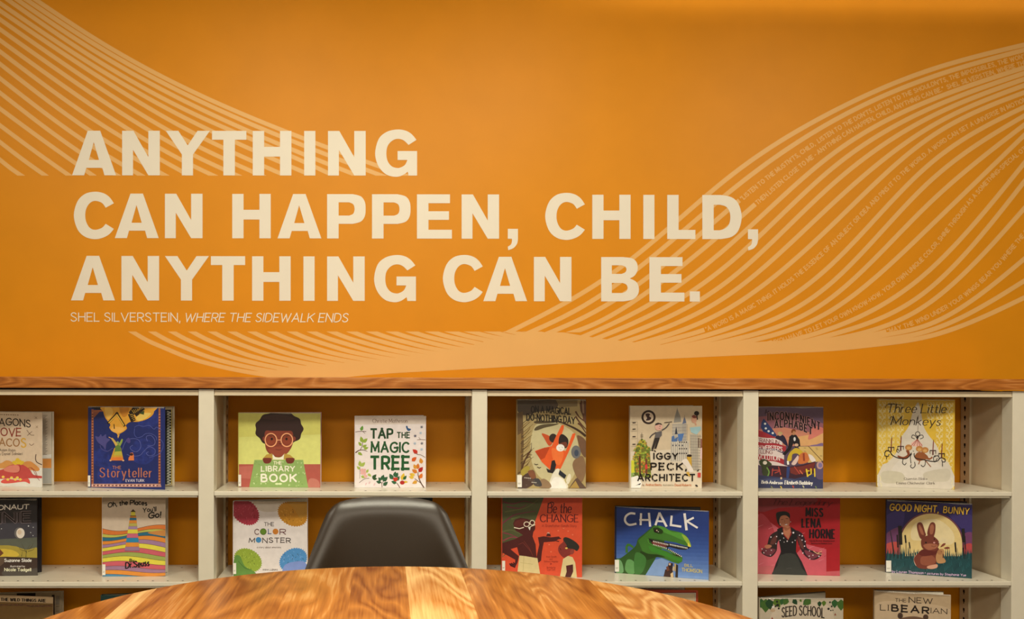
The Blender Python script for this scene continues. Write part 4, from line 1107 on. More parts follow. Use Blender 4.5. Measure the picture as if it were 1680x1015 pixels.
# --- sunset cover with a rippling flag and a man on a boat
def art_alphabet(s):
    s.poly('5c4650', '0,70 730,70 730,300 0,300'); s.poly('8a5456', '0,190 400,150 730,260 730,420 0,420'); s.poly('c07a5a', '0,330 300,300 730,380 730,500 0,500')
    s.poly('d09a5c', '330,420 730,350 730,480 480,500'); s.poly('c8705a', '620,290 730,310 730,350 560,430', True)
    s.poly('7a6078', '590,490 650,482 700,465 730,470 730,510 560,508'); s.poly('c8a45c', '450,505 730,500 730,660 560,680')
    for x, y in ((525, 520), (525, 555), (655, 535), (700, 605), (650, 520)): s.line('5a4630', 4, [(x - 12, y), (x + 12, y + 2)])
    s.poly('2a3a5e', '75,215 100,230 215,375 205,400 120,400 50,300', True, 2)
    for x, y in ((95, 262), (103, 312), (133, 342), (178, 362)): s.ell('d8d4cc', x, y, 13, 12, n=8)
    R1, W1 = 'a02c30', 'd6c0aa'
    s.poly(R1, '0,330 80,350 180,395 260,430 230,450 100,410 0,400', True, 3)
    def wavy(y, th, c, x1=320, dy=70):
        up = [(x, y + dy * (x / 330) ** 1.2 + 8 * math.sin(x / 45)) for x in range(0, x1, 20)]
        s.poly(c, up + [(a, b + th) for a, b in up[::-1]])
    wavy(395, 75, W1, 290, 55); wavy(450, 60, R1, 330, 50); wavy(520, 70, W1, 310, 70); wavy(580, 58, R1, 320, 70); wavy(636, 60, W1, 350, 70)
    tx = lambda t: 14 * t * t + 5 * math.sin(t * 6)
    s.text('7a2c2a', 'FRANKLIN &', -20, 245, 415, 450, wt=.15, slope=22, serif=.1, gap=.2, warp=tx) if False else s.text('7a2c2a', 'FRANKLIN', 10, 245, 412, 450, wt=.15, slope=22, serif=.1, gap=.2, warp=tx)
    s.text('e0cbb4', "NOAH WEBSTER'S", -60, 280, 482, 530, wt=.15, slope=18, serif=.1, gap=.2, warp=tx)
    s.text('7a2c2a', 'SPELLING', -40, 175, 535, 572, wt=.14, slope=14, serif=.1, gap=.2)
    s.text('e0cbb4', 'REVOLUTION', -30, 252, 588, 634, wt=.14, slope=22, serif=.1, gap=.2)
    s.poly('262030', '205,415 240,380 290,385 320,430 340,500 300,480 265,445', True); s.ell('c09468', 255, 370, 24, 22); s.poly('b89c60', '230,362 255,345 285,362 270,372', True)
    s.poly('1e1a1c', '345,480 355,400 385,375 430,380 465,430 475,500 420,520 400,470 370,540 310,600 280,590 340,520', False); s.ell('b27a4e', 400, 355, 22, 28); s.poly('7a3c1c', '375,350 385,322 415,320 425,345 400,338 388,360', True)
    s.ell('cfc4b0', 412, 425, 12, 22); s.ell('c8a078', 432, 488, 22, 16)
    s.poly('c2a02a', '345,600 380,550 430,520 490,550 520,600 480,612 440,580 390,590 378,655 335,660', True, 4); s.line('e4dcc4', 26, '490,608 502,690'); s.line('e4dcc4', 22, '340,660 345,700')
    s.poly('c06a34', '450,640 480,580 540,570 570,640 540,680 460,690', True); s.poly('8a3824', '500,580 520,575 525,660 505,660')
    s.poly('dccab0', '560,590 600,600 640,650 630,680 590,660', True); s.poly('d2b29a', '380,690 430,620 450,600 455,640 420,700', True)
    s.poly('3a2028', '150,705 370,720 500,700 640,662 620,790 480,850 180,850 60,780'); s.poly('6e2c24', '360,730 500,715 635,672 615,760 430,810 370,790')
    for a in ('170,760 260,760', '180,740 170,820', '240,720 265,810', '410,720 470,800', '200,790 255,770'): s.line('b04434', 9, a)
    s.poly('2e3c64', '330,720 365,725 350,850 325,840')
    s.poly('3a4024', '35,660 80,640 130,660 170,700 120,730 130,790 110,840 70,800 60,720 40,700', True, 3); s.ell('d8c8a8', 95, 680, 22, 20); s.line('6a8a3c', 14, '115,730 140,780 120,838', True)
    s.poly('34364c', '0,810 200,830 420,850 640,800 730,720 730,965 0,965'); s.poly('5a4a5c', '640,760 730,690 730,840 660,850', True); s.poly('44485e', '30,860 300,850 500,880 300,905', True)
    s.ell('b48a7a', 685, 705, 36, 42); s.ell('7a6a86', 690, 705, 22, 26)
    s.line('d8b830', 16, '540,745 555,830'); s.line('d8b830', 12, '535,770 575,765'); s.line('d8b830', 12, '545,822 590,800'); s.line('d8b830', 15, '590,740 592,800'); s.line('d8b830', 14, '628,740 632,830')
    s.line('5a3a28', 5, '560,500 720,668'); s.line('c4643c', 12, '468,760 500,800'); s.ell('d8b47a', 270, 845, 10, 12)
    for x, y, c in ((170, 940, '7a7a50'), (270, 940, 'd0b040'), (400, 935, 'c04a30'), (510, 935, 'b8b080'), (645, 940, '6a7a4a')): s.line(c, 12, [(x - 8, y - 10), (x + 6, y + 12)])
    s.text('e8e0d0', 'Beth Anderson', 60, 282, 870, 902, wt=.2, slant=.15, slope=8, contrast=.5); s.text('e8e0d0', 'Elizabeth Baddeley', 308, 605, 872, 908, wt=.2, slant=.15, slope=6, contrast=.5)
    s.text('2a1a1e', 'An', 92, 138, 112, 160, wt=.12, slope=-4)
    s.text('1c1016', 'INCONVENIENT', 125, 684, 140, 218, wt=.19, serif=.1, gap=.5, warp=lambda t: 26 * (t - .35) + 190 * (t - .3) ** 2, outline=('b47a6e', 3))
    s.text('1c1016', 'ALPHABET', 198, 598, 222, 296, wt=.2, serif=.1, gap=.5, warp=lambda t: 20 * (t - .35) + 150 * (t - .32) ** 2, outline=('c08a76', 3))
picture_book('sunset-coloured picture book with a striped flag and a man, top shelf', (1.892, -.176), -4.9, .2243, .283, .726,
             [(8, 80), (722, 78), (722, 958), (8, 950)], art_alphabet, '54424e', opening=13, sleeve=9)

# --- yellow damask cover with a chandelier
def art_monkeys(s):
    s.poly('cfa52e', '85,55 875,55 875,980 85,980'); s.poly('d6b040', '90,300 330,330 300,600 90,640')
    rng = random.Random(21)
    lf = 'd9bf74'
    s.inc = .15
    for cx in (135, 225, 315, 620, 710, 810):
        for y in range(90, 760, 62):
            if 330 < cx < 660 and y > 260: continue
            k = 1 if (y // 62) % 2 else -1
            s.line(lf, 9, [(cx, y), (cx + 12 * k, y + 32), (cx, y + 62)], True)
            for q in (-1, 1):
                s.line(lf, (9, 4), [(cx, y + 50), (cx + 24 * q, y + 34), (cx + 34 * q, y + 8), (cx + 18 * q, y + 2)], True); s.leaf(lf, cx + 10 * q, y + 20, cx + 34 * q, y + 42, .4)
    s.inc = 1.0
    s.poly('cbbc9c', '490,90 440,190 400,330 330,440 300,560 200,690 130,740 120,970 830,970 815,720 730,650 680,520 600,420 550,330 520,180', True, 4)
    s.poly('d0c2a4', '350,640 620,640 760,860 240,850', True); s.poly('bdb08c', '140,790 330,800 350,890 150,900', True); s.poly('c0b290', '560,800 800,760 800,880 600,880', True)
    for cx, y in ((110, 830), (118, 900), (835, 850), (842, 920)): s.line('d8c890', 8, [(cx, y), (cx + 12, y + 30), (cx, y + 60)], True)
    k = '1c120e'
    s.text('2a1c14', 'Three Little', 175, 770, 108, 195, wt=.12, slant=.2, contrast=.5, gap=.2)
    s.line('2a1c14', 6, '165,150 180,120 240,112 330,118', True)
    s.text('2a1c14', 'Monkeys', 220, 715, 235, 318, wt=.12, slant=.2, contrast=.5, gap=.2, slope=4); s.line('2a1c14', 6, '212,270 215,245 235,240 250,300', True)
    s.line('5a4030', 4, '494,220 492,390')
    s.ring(k, 490, 408, 22, 7); s.line(k, 7, '460,458 430,445 440,420 465,428 485,455', True); s.line(k, 7, '515,458 545,445 538,420 510,425 490,455', True); s.line(k, 16, '487,425 487,462')
    s.poly('d8a488', '487,460 540,515 530,540 430,530 425,500'); 
    for x in (425, 450, 487, 515, 538): s.line('8a3a28', 5, [(487, 460), (x, 530)])
    s.line('7c3c1c', (30, 16), '385,570 400,620 350,650 290,632', True); s.line('8a4a20', (26, 14), '540,580 570,640 610,660 640,640', True)
    for x, y in ((400, 545), (508, 558), (565, 570)): s.ell('b07434', x, y, 36, 30); s.ell('c89650', x, y + 6, 20, 15)
    s.poly('8a4c22', '460,640 500,590 570,610 600,650 570,665 500,680', True); s.line('8a4c22', 10, '520,660 500,715'); s.line('8a4c22', 8, '560,665 600,710 625,740', True)
    s.line(k, 10, '160,605 175,580 210,585 240,625 300,652 380,655 430,600 450,580', True); s.line(k, 10, '455,600 470,650 560,670 640,685 690,680 720,650 760,655 772,672', True)
    s.line(k, 8, '162,605 165,630 195,635 205,610', True); s.line(k, 8, '772,672 765,690 740,685 735,665', True)
    for x, y in ((225, 545), (320, 535), (645, 575), (733, 605)):
        s.line('7a2c1e', 9, [(x, y), (x + 5, y - 95)]); s.line(k, 4, [(x + 5, y - 95), (x + 6, y - 108)]); s.line('3a2018', 10, [(x - 32, y), (x + 32, y)]); s.line(k, 6, [(x - 30, y), (x - 28, y + 32)]); s.line(k, 6, [(x + 28, y), (x + 28, y + 32)]); s.line('5a2a20', 14, [(x, y), (x, y + 45)])
    for p in ('180,630 178,665', '742,690 742,735', '345,655 340,700 360,720 378,700', '460,690 465,730 440,752 420,735 430,715', '570,680 565,720 545,738 525,720', '430,610 418,640 425,705', '670,620 650,650 665,690 690,650', '300,600 280,580 290,560 310,590', '660,640 690,625 710,650'): s.line(k, 7, p, True)
    s.ell('d0c0a0', 442, 598, 12, 14)
    s.text('5a4a34', 'Quentin Blake', 355, 590, 848, 872, wt=.12, serif=.1, contrast=.5); s.text('4a3a28', 'Emma Chichester Clark', 280, 665, 892, 916, wt=.13, serif=.1, contrast=.5)
picture_book('yellow patterned picture book with a chandelier drawing and script title, top shelf', (2.334, -.144), -17.9, .2383, .3095, .726,
             [(92, 62), (866, 60), (868, 970), (92, 943)], art_monkeys, 'cfa83a', opening=10, sleeve=4, sticker=(88, 820, 96, 930))

# --- night sky cover with a moon (middle shelf, far left)
def art_astronaut(s):
    s.poly('2e2a28', '-410,50 445,50 445,955 -410,955'); s.poly('403c3c', '-410,340 445,330 445,560 -410,600'); s.poly('5a5a46', '-410,540 445,500 445,640 -410,650')
    s.poly('a08a34', '-410,620 100,590 300,640 445,620 445,780 -410,760', True, 3); s.poly('c8a838', '-410,660 60,630 220,690 120,730 -410,730', True, 3)
    s.poly('3c2c22', '-410,745 60,720 445,735 445,955 -410,955'); s.poly('4c4438', '40,880 120,840 300,870 445,850 445,940 60,940', True, 3)
    s.poly('6a3c20', '-120,690 0,630 45,680 0,720 -120,730'); s.poly('5a4632', '-100,740 80,725 40,800 -60,880')
    s.ell('6a6458', 228, 450, 60, 66); s.ell('e0cfae', 238, 452, 48, 58); s.ell('d2b890', 228, 440, 24, 28)
    for x, y, r in ((330, 370, 7), (385, 385, 5), (355, 445, 5), (382, 480, 5), (20, 400, 5)): s.ell('d8d4c8', x, y, r)
    tw = '4c4626'
    for p in ('300,735 310,650 350,580', '310,680 270,610 250,570', '330,640 370,600 385,560', '310,660 240,640 225,610', '325,660 385,640 400,610', '250,720 260,660'): s.line(tw, (7, 2), p, True)
    s.text('e6d4b4', 'ASTRONAUT', -290, 335, 128, 190, wt=.17, slope=-14, gap=.2, slant=.08) if False else s.text('e6d4b4', 'ASTRONAUT', -300, 333, 140, 190, wt=.2, slope=-18, gap=.2, slant=.06)
    s.text('241d1c', 'ANNIE', -300, 362, 226, 338, wt=.17, slope=-16, gap=.24, serif=.14, outline=('8e7a70', 4))
    s.text('e8dcc8', 'Suzanne Slade', 55, 362, 745, 778, wt=.2); s.text('d8ccb4', 'illustrated by', 122, 288, 820, 838, wt=.17); s.text('ece4a8', 'Nicole Tadgell', 55, 358, 852, 884, wt=.2)
    s.poly('120e10', '-410,45 445,45 445,70 -410,76'); s.poly('161214', '425,70 445,70 445,945 430,945')
picture_book('dark night-sky picture book with a full moon, middle shelf, cut by the left edge', (-.839, -.197), 3.4, .2417, .264, .423,
             [(-400, 60), (435, 60), (432, 937), (-400, 948)], art_astronaut, '221c1c', opening=9.5, sleeve=14, page_hex='2a2422')

# --- rainbow hills
def art_places(s):
    s.poly('c8b08c', '85,25 820,25 820,950 85,950'); s.poly('b09470', '85,25 820,25 820,70 450,60 85,90')
    cols = ['d0702e', 'b8b048', '2a6470', 'd8822e', '9c7484', 'd8c63e', 'c4585a', '98a048', 'd8c63e', '98707e']
    oc = '5a3c22'
    # plain rolling hills in layered stripes
    ends = [370, 420, 455, 500, 545, 590, 640, 690, 735, 790, 845, 890, 935]
    cols = ['d0702e', 'b8b048', '2a6470', 'd8822e', '9c7484', 'd8c63e', 'c4585a', '98a048', 'd8c63e', 'c4585a', '98707e', 'd8862e', '4c8090']
    for i, (y, c) in enumerate(zip(ends, cols)):
        top = [(85 + 15 * j, y + (46 - 2.5 * i) * math.sin((85 + 15 * j) / 165 + .32 * i) + (30 - 3 * i) * (j / 49)) for j in range(50)]
        s.poly(c, top + [(820, 955), (85, 955)]); s.line(oc, 4, top)
    s.poly('c4823c', '610,445 680,425 760,415 820,415 820,480 720,470', True, 3)
    # a plain upright striped lighthouse
    bands = [('d8862e', 272), ('2a6878', 300), ('cf8030', 335), ('b0a048', 370), ('9c7c8c', 405), ('d8c63e', 452), ('c4606a', 502), ('2a7c94', 555), ('d8862e', 605), ('94707e', 650)]
    edge = lambda y: (408 - 62 * (y - 255) / 400, 478 + 40 * (y - 255) / 400)
    y0 = 250
    for j, (c, y1) in enumerate(bands):
        a, b_ = edge(y0); a1, b1 = edge(y1)
        s.poly(c, [(a, y0), (b_, y0), (b1, y1), (a1, y1)]); s.line(oc, 3.5, [(a1, y1), (b1, y1)])
        y0 = y1
    s.poly('d8c63e', '420,205 466,205 468,246 418,246'); s.poly('4a3420', '408,246 478,246 478,254 408,254'); s.poly('4a3420', '412,205 443,172 474,205')
    k = '1a1814'
    s.text(k, 'Oh, the Places', 158, 600, 62, 112, wt=.22, gap=.24, jitter=.05, warp=lambda t: 40 * (1 - t) ** 2 * 1.2 + 25 * t * t - 8)
    s.text(k, "You'll", 555, 705, 160, 208, wt=.2, slope=-14, jitter=.06); s.text(k, 'Go!', 618, 755, 212, 274, wt=.22, slope=-8, slant=.1, jitter=.04)
    s.text(k, 'By', 405, 455, 745, 780, wt=.24); s.text(k, 'Dr.Seuss', 358, 628, 785, 850, wt=.22, slope=-30, jitter=.05)
picture_book('pale picture book with rainbow-striped hills and a striped tower, middle shelf, left bay', (-.371, -.197), .6, .2153, .2740, .423,
             [(92, 30), (812, 30), (815, 945), (90, 947)], art_places, 'c8b292', opening=12, sticker=(92, 805, 128, 930))

# --- white cover with coloured furry shapes in the corners
def art_colors(s):
    s.poly('d8c9b2', '80,85 975,85 975,1000 75,1000'); s.poly('c8b698', '330,95 720,95 650,200 420,210', True)
    rng = random.Random(8)
    def furry(c1, c2, dk, cx, cy, rx, ry, rot, n=34, horns=()):
        for h in horns: s.poly(c1, h)
        pts = []
        for i in range(n * 2):
            a = math.pi * i / n; k = 1.0 if i % 2 else 1.09
            x, y = rx * k * math.cos(a), ry * k * math.sin(a); c, q = math.cos(R(rot)), math.sin(R(rot))
            pts.append((cx + x * c - y * q, cy + x * q + y * c))
        s.poly(c1, pts)
        s.inc = .15
        for i in range(46):
            a = rng.uniform(0, 6.28); r = math.sqrt(rng.uniform(0, .8)); x, y = cx + rx * r * math.cos(a), cy + ry * r * math.sin(a)
            s.line(c2 if i % 3 else dk, (7, 2), [(x, y), (x + rng.uniform(-18, 18), y + rng.uniform(10, 26))])
        s.inc = 1.0
    # plain tufted pom-poms, no faces
    furry('9c2e38', 'b84c50', '5c1c20', 225, 220, 175, 130, 38)
    furry('b4781e', 'd29a34', '5a3810', 790, 245, 175, 130, 25)
    s.poly('b07c28', '715,95 965,95 965,260 880,300 800,170'); pass
    furry('8a9a30', 'a8b848', '3c4c1c', 255, 790, 165, 125, 28)
    s.poly('5c8034', '95,760 160,740 220,860 340,930 330,1000 95,1000', True); s.line('3c5c24', 6, '140,800 220,880 300,900', True)
    furry('4c84a8', '7aa0bc', '22384c', 795, 785, 165, 125, -28); s.poly('7a8ab0', '690,850 850,800 950,830 970,1000 690,1000', True)
    k = '2a1c18'
    s.text(k, 'THE', 452, 566, 342, 384, wt=.14, jitter=.05); s.text('5a2c28', 'C', 338, 388, 424, 484, wt=.15); s.ell('5c7a24', 440, 452, 36); s.ring('3c4c1c', 440, 452, 36, 5)
    s.text('2c4470', 'L', 500, 535, 422, 476, wt=.16); s.ell('c07428', 586, 450, 34); s.text('5a2026', 'R', 638, 705, 424, 484, wt=.15)
    s.text(k, 'M', 268, 335, 530, 580, wt=.16, slant=.1); s.ell('3f7c9c', 383, 549, 33); s.text(k, 'NSTER', 432, 762, 526, 580, wt=.15, jitter=.06, gap=.32)
    s.text('6a584a', 'a story about emotions', 365, 650, 625, 645, wt=.13); s.text(k, 'ANNA LLENAS', 430, 610, 892, 908, wt=.16)
picture_book('white picture book with four tufted coloured shapes in its corners, left of the chair', (.076, -.190), -3.4, .2564, .2585, .423,
             [(85, 90), (968, 98), (962, 985), (80, 975)], art_colors, 'd8c9b2', opening=17, sticker=(80, 820, 116, 950))

# --- orange-red cover with a man and a boy
def art_change(s):
    s.poly('cf4a28', '55,35 955,35 955,930 50,930')
    s.poly('4c4c28', '55,35 520,35 425,300 400,430 300,480 80,560 55,740')
    for p, c in (('70,90 180,110 300,80 420,110', '6a2c30'), ('90,200 200,180 330,150 460,60', '5c5a2c'), ('60,330 180,240 300,210 430,190', '6c2a34'), ('70,430 150,450 240,490', '7a3038'), ('60,420 160,400 260,440', '5a5c30'), ('110,140 240,160 330,120', '6c2c34'), ('70,520 160,480 250,490', '86383c'), ('65,620 110,650 60,700', '6a5a30'), ('160,280 260,250', '58602e')): s.line(c, (16, 6), p, True)
    sk = '4a1a16'
    s.poly(sk, '180,330 200,285 260,265 330,275 400,300 425,330 425,390 405,420 395,470 430,560 440,700 430,725 250,690 225,590 60,640 60,545 200,500 290,455 250,430 210,410 195,370', False)
    s.poly('5c241c', '190,340 220,295 290,280 330,300 300,340 230,370', True); s.line('722e22', 6, '240,560 290,540 380,640'); s.line('722e22', 5, '300,520 360,600 400,690')
    s.poly(sk, '60,545 130,560 160,620 245,690 230,760 200,820 150,800 135,770 200,770 205,730 60,650', False)
    for p in ('140,775 165,795 205,815', '160,765 190,790', '180,755 205,780'): s.line('35100e', 10, p, True)
    s.poly(sk, '440,700 470,560 455,480 520,468 600,480 690,470 705,490 640,525 520,535 500,640 490,740 455,765', False)
    s.line(sk, 11, '630,500 712,492'); s.line(sk, 10, '640,515 690,526'); s.ell('c89a78', 570, 438, 16, 14); s.poly(sk, '545,468 560,435 590,440 600,470')
    s.line('e4cfa4', 10, '190,372 250,385 300,370'); s.ring('e4cfa4', 330, 335, 30, 9, ry=26); s.ring('e4cfa4', 392, 318, 26, 9, ry=26); s.poly('e8d8b8', '345,370 375,360 365,405')
    s.line('e4cfa4', 8, '360,368 425,340')
    s.poly('cfb878', '250,682 320,690 450,712 480,885 230,860'); s.line('b09a58', 4, '300,690 290,860'); s.line('b09a58', 4, '260,760 400,780')
    s.poly('7e2e24', '680,600 700,560 735,530 740,500 800,500 850,560 860,610 830,660 780,690 740,705 690,650', True, 4); s.poly('28261e', '735,500 770,478 860,520 915,580 890,630 850,610 790,600 770,560', True, 4)
    s.ell('8e3c2c', 835, 640, 22, 30, 20); s.ell('e0b850', 772, 600, 14, 9); s.line('35100e', 6, '700,600 712,622'); s.line('35100e', 5, '758,580 785,585')
    s.poly('cfb878', '735,720 790,685 840,700 870,760 890,925 700,925'); s.poly('4c1c1a', '768,795 845,780 848,860 820,925 755,925 775,860')
    s.text('521818', 'Be the', 562, 822, 102, 208, wt=.11, slant=.1, contrast=.6, gap=.24); s.line('521818', 9, '560,140 590,95 630,100 612,150', True)
    s.text('521818', 'CHANGE', 482, 904, 228, 308, wt=.15, serif=.1, contrast=.5)
    s.text('8a2c1c', 'A Grandfather Gandhi Story', 500, 882, 338, 364, wt=.1, slant=.15)
    for tx, a, b_, y in (('Arun Gandhi', 545, 662, 685), ('and', 585, 615, 712), ('Bethany Hegedus', 525, 680, 738), ('illustrated by', 555, 650, 806), ('Evan Turk', 558, 645, 830)): s.text('9a3420', tx, a, b_, y, y + 18, wt=.12)
    s.poly('9a2c20', '600,765 612,775 600,785 588,775')
    for x, y in ((680, 405), (790, 410), (600, 640), (580, 560), (840, 450), (740, 380)): s.ell('dc6c44', x, y, 10, 8, n=8)
picture_book('orange-red picture book with a bare-chested man and a boy in cream cloth, middle shelf', (1.001, -.203), -2.2, .2746, .2738, .423,
             [(60, 38), (948, 38), (948, 925), (58, 918)], art_change, 'c84a2c', opening=11, sticker=(58, 740, 92, 850))

# --- blue cover with a green dinosaur head
def art_chalk(s):
    s.poly('1f3466', '60,90 1150,90 1150,960 60,960')
    for i, c in enumerate(('21366a', '233a6e', '263e72', '2a4377', '2e487c', '334e82', '3a5588', '415d8f', '496595', '516d9a', '5976a0', '627ea5', '6b87aa', '748fae')): s.poly(c, [(60, 300 + i * 44), (1150, 330 + i * 45), (1150, 960), (60, 960)])
    s.poly('3a6a24', '185,640 185,565 205,535 235,535 280,565 275,590 225,560 210,575 215,640', False)
    g1, g2, g3, g4 = '2c4e1a', '3d6c22', '4f8a2c', '22380f'
    s.poly(g1, '60,720 130,700 210,640 300,560 330,480 400,420 470,360 520,320 600,340 640,400 620,560 560,640 520,720 410,900 60,900', True, 4)
    s.poly(g2, '330,500 400,440 520,330 590,335 680,375 800,400 880,440 920,500 940,572 880,560 760,520 640,500 540,480 440,470 460,540 560,590 660,620 760,670 840,690 835,740 790,765 720,745 620,700 500,680 380,620', False)
    s.poly(g3, '560,330 640,350 720,400 830,410 890,470 860,500 720,440 620,400', True); s.poly('90a834', '830,430 890,460 925,520 935,560 890,530', True); s.poly('d8c83c', '905,520 922,545 935,570 900,560', True)
    s.poly(g4, '360,620 450,650 560,660 640,690 540,690 430,720 370,660', True); s.poly('3a7a22', '460,560 600,610 760,690 820,700 820,740 740,720 600,660 480,620', True)
    s.poly('1a1210', '450,478 520,492 640,520 780,545 930,575 880,605 800,600 690,570 640,590 580,575 500,545', False)
    s.poly('6c2c24', '500,510 640,535 650,570 560,555 500,540', True)
    s.poly('2c1a14', '665,580 760,640 830,672 820,690 740,665 660,600')
    for i in range(10): s.poly('d8d0b0', [(500 + i * 18, 500 + i * 4), (514 + i * 18, 503 + i * 4), (508 + i * 18, 524 + i * 4)])
    for i in range(13): s.poly('e0dabc', [(690 + i * 16, 535 + i * 3.4), (703 + i * 16, 538 + i * 3.4), (698 + i * 16, 560 + i * 3.2)])
    for i in range(9): s.poly('d8d0b0', [(500 + i * 18, 548 + i * 5), (514 + i * 18, 552 + i * 5), (508 + i * 18, 532 + i * 5)])
    for i in range(9): s.poly('e0dabc', [(672 + i * 18, 600 + i * 10), (684 + i * 18, 607 + i * 10), (682 + i * 18, 588 + i * 10)])
    s.line(g3, 9, '445,478 460,530 560,575 650,600 760,660', True)
    s.poly(g4, '500,360 560,350 615,385 600,420 540,410', True); s.ell('1a1210', 538, 388, 28, 20); s.ell('c8a87c', 545, 382, 8); s.ell('d8c8b0', 562, 396, 5)
    s.poly('5c8c48', '205,720 280,740 292,860 240,890 180,830', True); s.poly('6a9458', '80,720 140,740 160,860 80,870', True); s.poly('3c6c2c', '300,640 420,700 380,860 290,880', True)
    s.poly('7a92ac', '520,720 600,700 690,740 640,900 410,900')
    for c, p in (('2a1a1a', '680,750 730,760 720,840 660,830'), ('c8a078', '685,755 705,760 700,785 680,780'), ('3a2018', '640,830 720,820 740,920 620,915'), ('d0b078', '700,880 730,860 735,925 705,925'), ('b89858', '745,760 765,765 770,860 750,850'), ('2c2018', '765,770 788,780 785,925 755,920'), ('c8a868', '730,790 745,800 740,850 725,840'), ('6a3a22', '650,800 675,790 690,840 660,850')): s.poly(c, p)
    w = 'e0d4bc'
    s.line(w, 24, '300,192 240,188 190,225 185,280 230,318 312,305', True); s.line(w, 24, '365,190 360,318', cap=4); s.line(w, 25, '455,185 468,335', cap=4); s.line(w, 22, '345,262 465,262')
    s.line(w, 25, '575,182 530,320', cap=4); s.line(w, 26, '575,182 655,335', cap=4); s.line(w, 20, '545,275 630,280'); s.line(w, 24, '715,212 705,320 825,338')
    s.line(w, 28, '862,188 885,378', cap=2); s.line(w, 22, '968,235 885,275 1012,352'); 
    s.text('c8b45c', 'BILL', 862, 956, 766, 796, wt=.17, slope=4); s.text('c8b45c', 'THOMSON', 832, 1062, 812, 850, wt=.17, slope=20)
    s.poly('0f1222', '62,100 84,105 78,880 62,875')
picture_book('blue landscape picture book with a green dinosaur head, turned slightly to the left, middle shelf', (1.407, -.143), -21.0, .3111, .2340, .423,
             [(72, 108), (1142, 160), (1140, 952), (65, 870)], art_chalk, '1c2848', opening=15, sleeve=6, back_hex='2a2826', short=.02, sticker=(64, 718, 112, 855), page_hex='3a3630')

# --- red cover with a woman in a black gown
def art_lena(s):
    s.poly('9c1c20', '45,35 1005,35 1005,950 40,950'); s.poly('8a3436', '45,35 700,35 640,130 300,160 80,210', True, 3)
    s.poly('c45a5c', '45,225 160,300 290,390 330,520 300,800 150,930 45,930'); s.poly('c05054', '600,570 840,630 842,945 560,945 480,700'); s.poly('b03c40', '70,240 200,330 260,560 80,660', True)
    for i in range(26):
        x, y = (i * 173) % 920 + 60, (i * 97) % 560 + 380
        s.line(('d07a78', 'a83438')[i % 2], (6, 2), [(x, y), (x + 60, y - 26)])
    s.poly('a01a20', '842,630 1000,600 1000,890 842,890'); s.poly('b85050', '842,890 1000,880 1000,945 842,945'); s.poly('bc5c58', '80,840 260,830 200,930 60,930', True)
    sk = 'b4704c'
    s.poly('2c1e1c', '195,480 290,420 330,450 280,560 270,650 210,720 130,700 100,660 160,590', True, 4); s.poly('2e1c20', '480,420 560,450 600,540 620,620 720,660 790,680 740,740 660,750 580,690 520,570', True, 4)
    s.poly('6a3034', '110,630 170,620 260,640 200,705 130,690', True); s.poly('74343a', '590,640 700,680 760,700 680,745 620,710', True); s.poly('5c3028', '215,520 270,470 260,560 200,580', True); s.poly('5c3028', '510,480 560,540 580,630 540,600', True)
    s.poly('20201e', '265,225 300,205 370,200 415,225 420,280 400,330 320,370 285,340 270,290', True, 4)
    s.poly(sk, '300,300 320,255 370,245 412,275 418,330 400,370 370,385 330,372 305,345', True, 4); s.poly(sk, '350,370 420,365 430,440 405,520 345,450'); s.poly('985838', '350,375 395,390 420,372 415,400 370,420', True)
    s.line('2a1814', 5, '318,296 345,290'); s.line('2a1814', 5, '372,282 400,284'); s.ell('e4d2c4', 378, 348, 16, 7, -10); s.line('7a2420', 4, '362,346 394,342'); s.line('8a4c34', 4, '358,300 362,326')
    s.poly('1c1a1a', '275,405 335,375 350,470 400,530 440,460 430,375 485,410 500,470 490,660 560,780 630,945 210,945 260,800 320,660 290,500', False)
    s.poly('34342c', '320,700 480,690 560,850 600,940 230,940 280,820', True, 3); s.line('4c4a40', 5, '380,860 410,852 440,850')
    s.poly(sk, '135,595 175,580 215,595 190,620 150,625', True); s.line('d8a070', 9, '690,650 735,680 790,688', True); s.line('d8a070', 8, '735,680 790,650')
    for x, y, r in ((335, 452, 11), (460, 442, 11), (270, 488, 7), (205, 495, 8), (390, 540, 8), (450, 552, 7), (310, 530, 6), (350, 505, 6), (480, 530, 6), (530, 470, 7), (562, 478, 8), (560, 525, 7), (595, 542, 7), (588, 596, 8), (570, 675, 7), (642, 710, 7), (685, 700, 7), (755, 712, 8), (650, 742, 6), (105, 630, 7), (125, 675, 7), (210, 645, 6), (200, 700, 6), (150, 650, 5), (262, 570, 6), (310, 345, 6), (428, 318, 5), (355, 550, 5), (645, 650, 6)): s.ell('dcccc0', x, y, r, n=8)
    s.text('4a1820', 'The Legendary', 205, 890, 62, 126, wt=.1, slant=.35, contrast=.35, gap=.12)
    k = '1c1216'
    s.text(k, 'MISS', 606, 794, 160, 250, wt=.22, serif=.1, gap=.52, contrast=.6, slope=2); s.text(k, 'LENA', 560, 770, 282, 375, wt=.22, serif=.1, gap=.5, contrast=.6, slope=2); s.text(k, 'HORNE', 650, 936, 402, 500, wt=.21, serif=.1, gap=.5, contrast=.6, slope=2)
    s.text('4a1418', 'Carole Boston Weatherford', 645, 930, 524, 542, wt=.16); s.text('4a1418', 'illustrated by Elizabeth Zunon', 665, 905, 554, 570, wt=.15)
picture_book('red picture book with a woman in a sparkling black gown, middle shelf, right bay', (1.901, -.162), -7.0, .2765, .270, .423,
             [(55, 40), (998, 40), (1000, 942), (50, 918)], art_lena, '9a2024', opening=13)

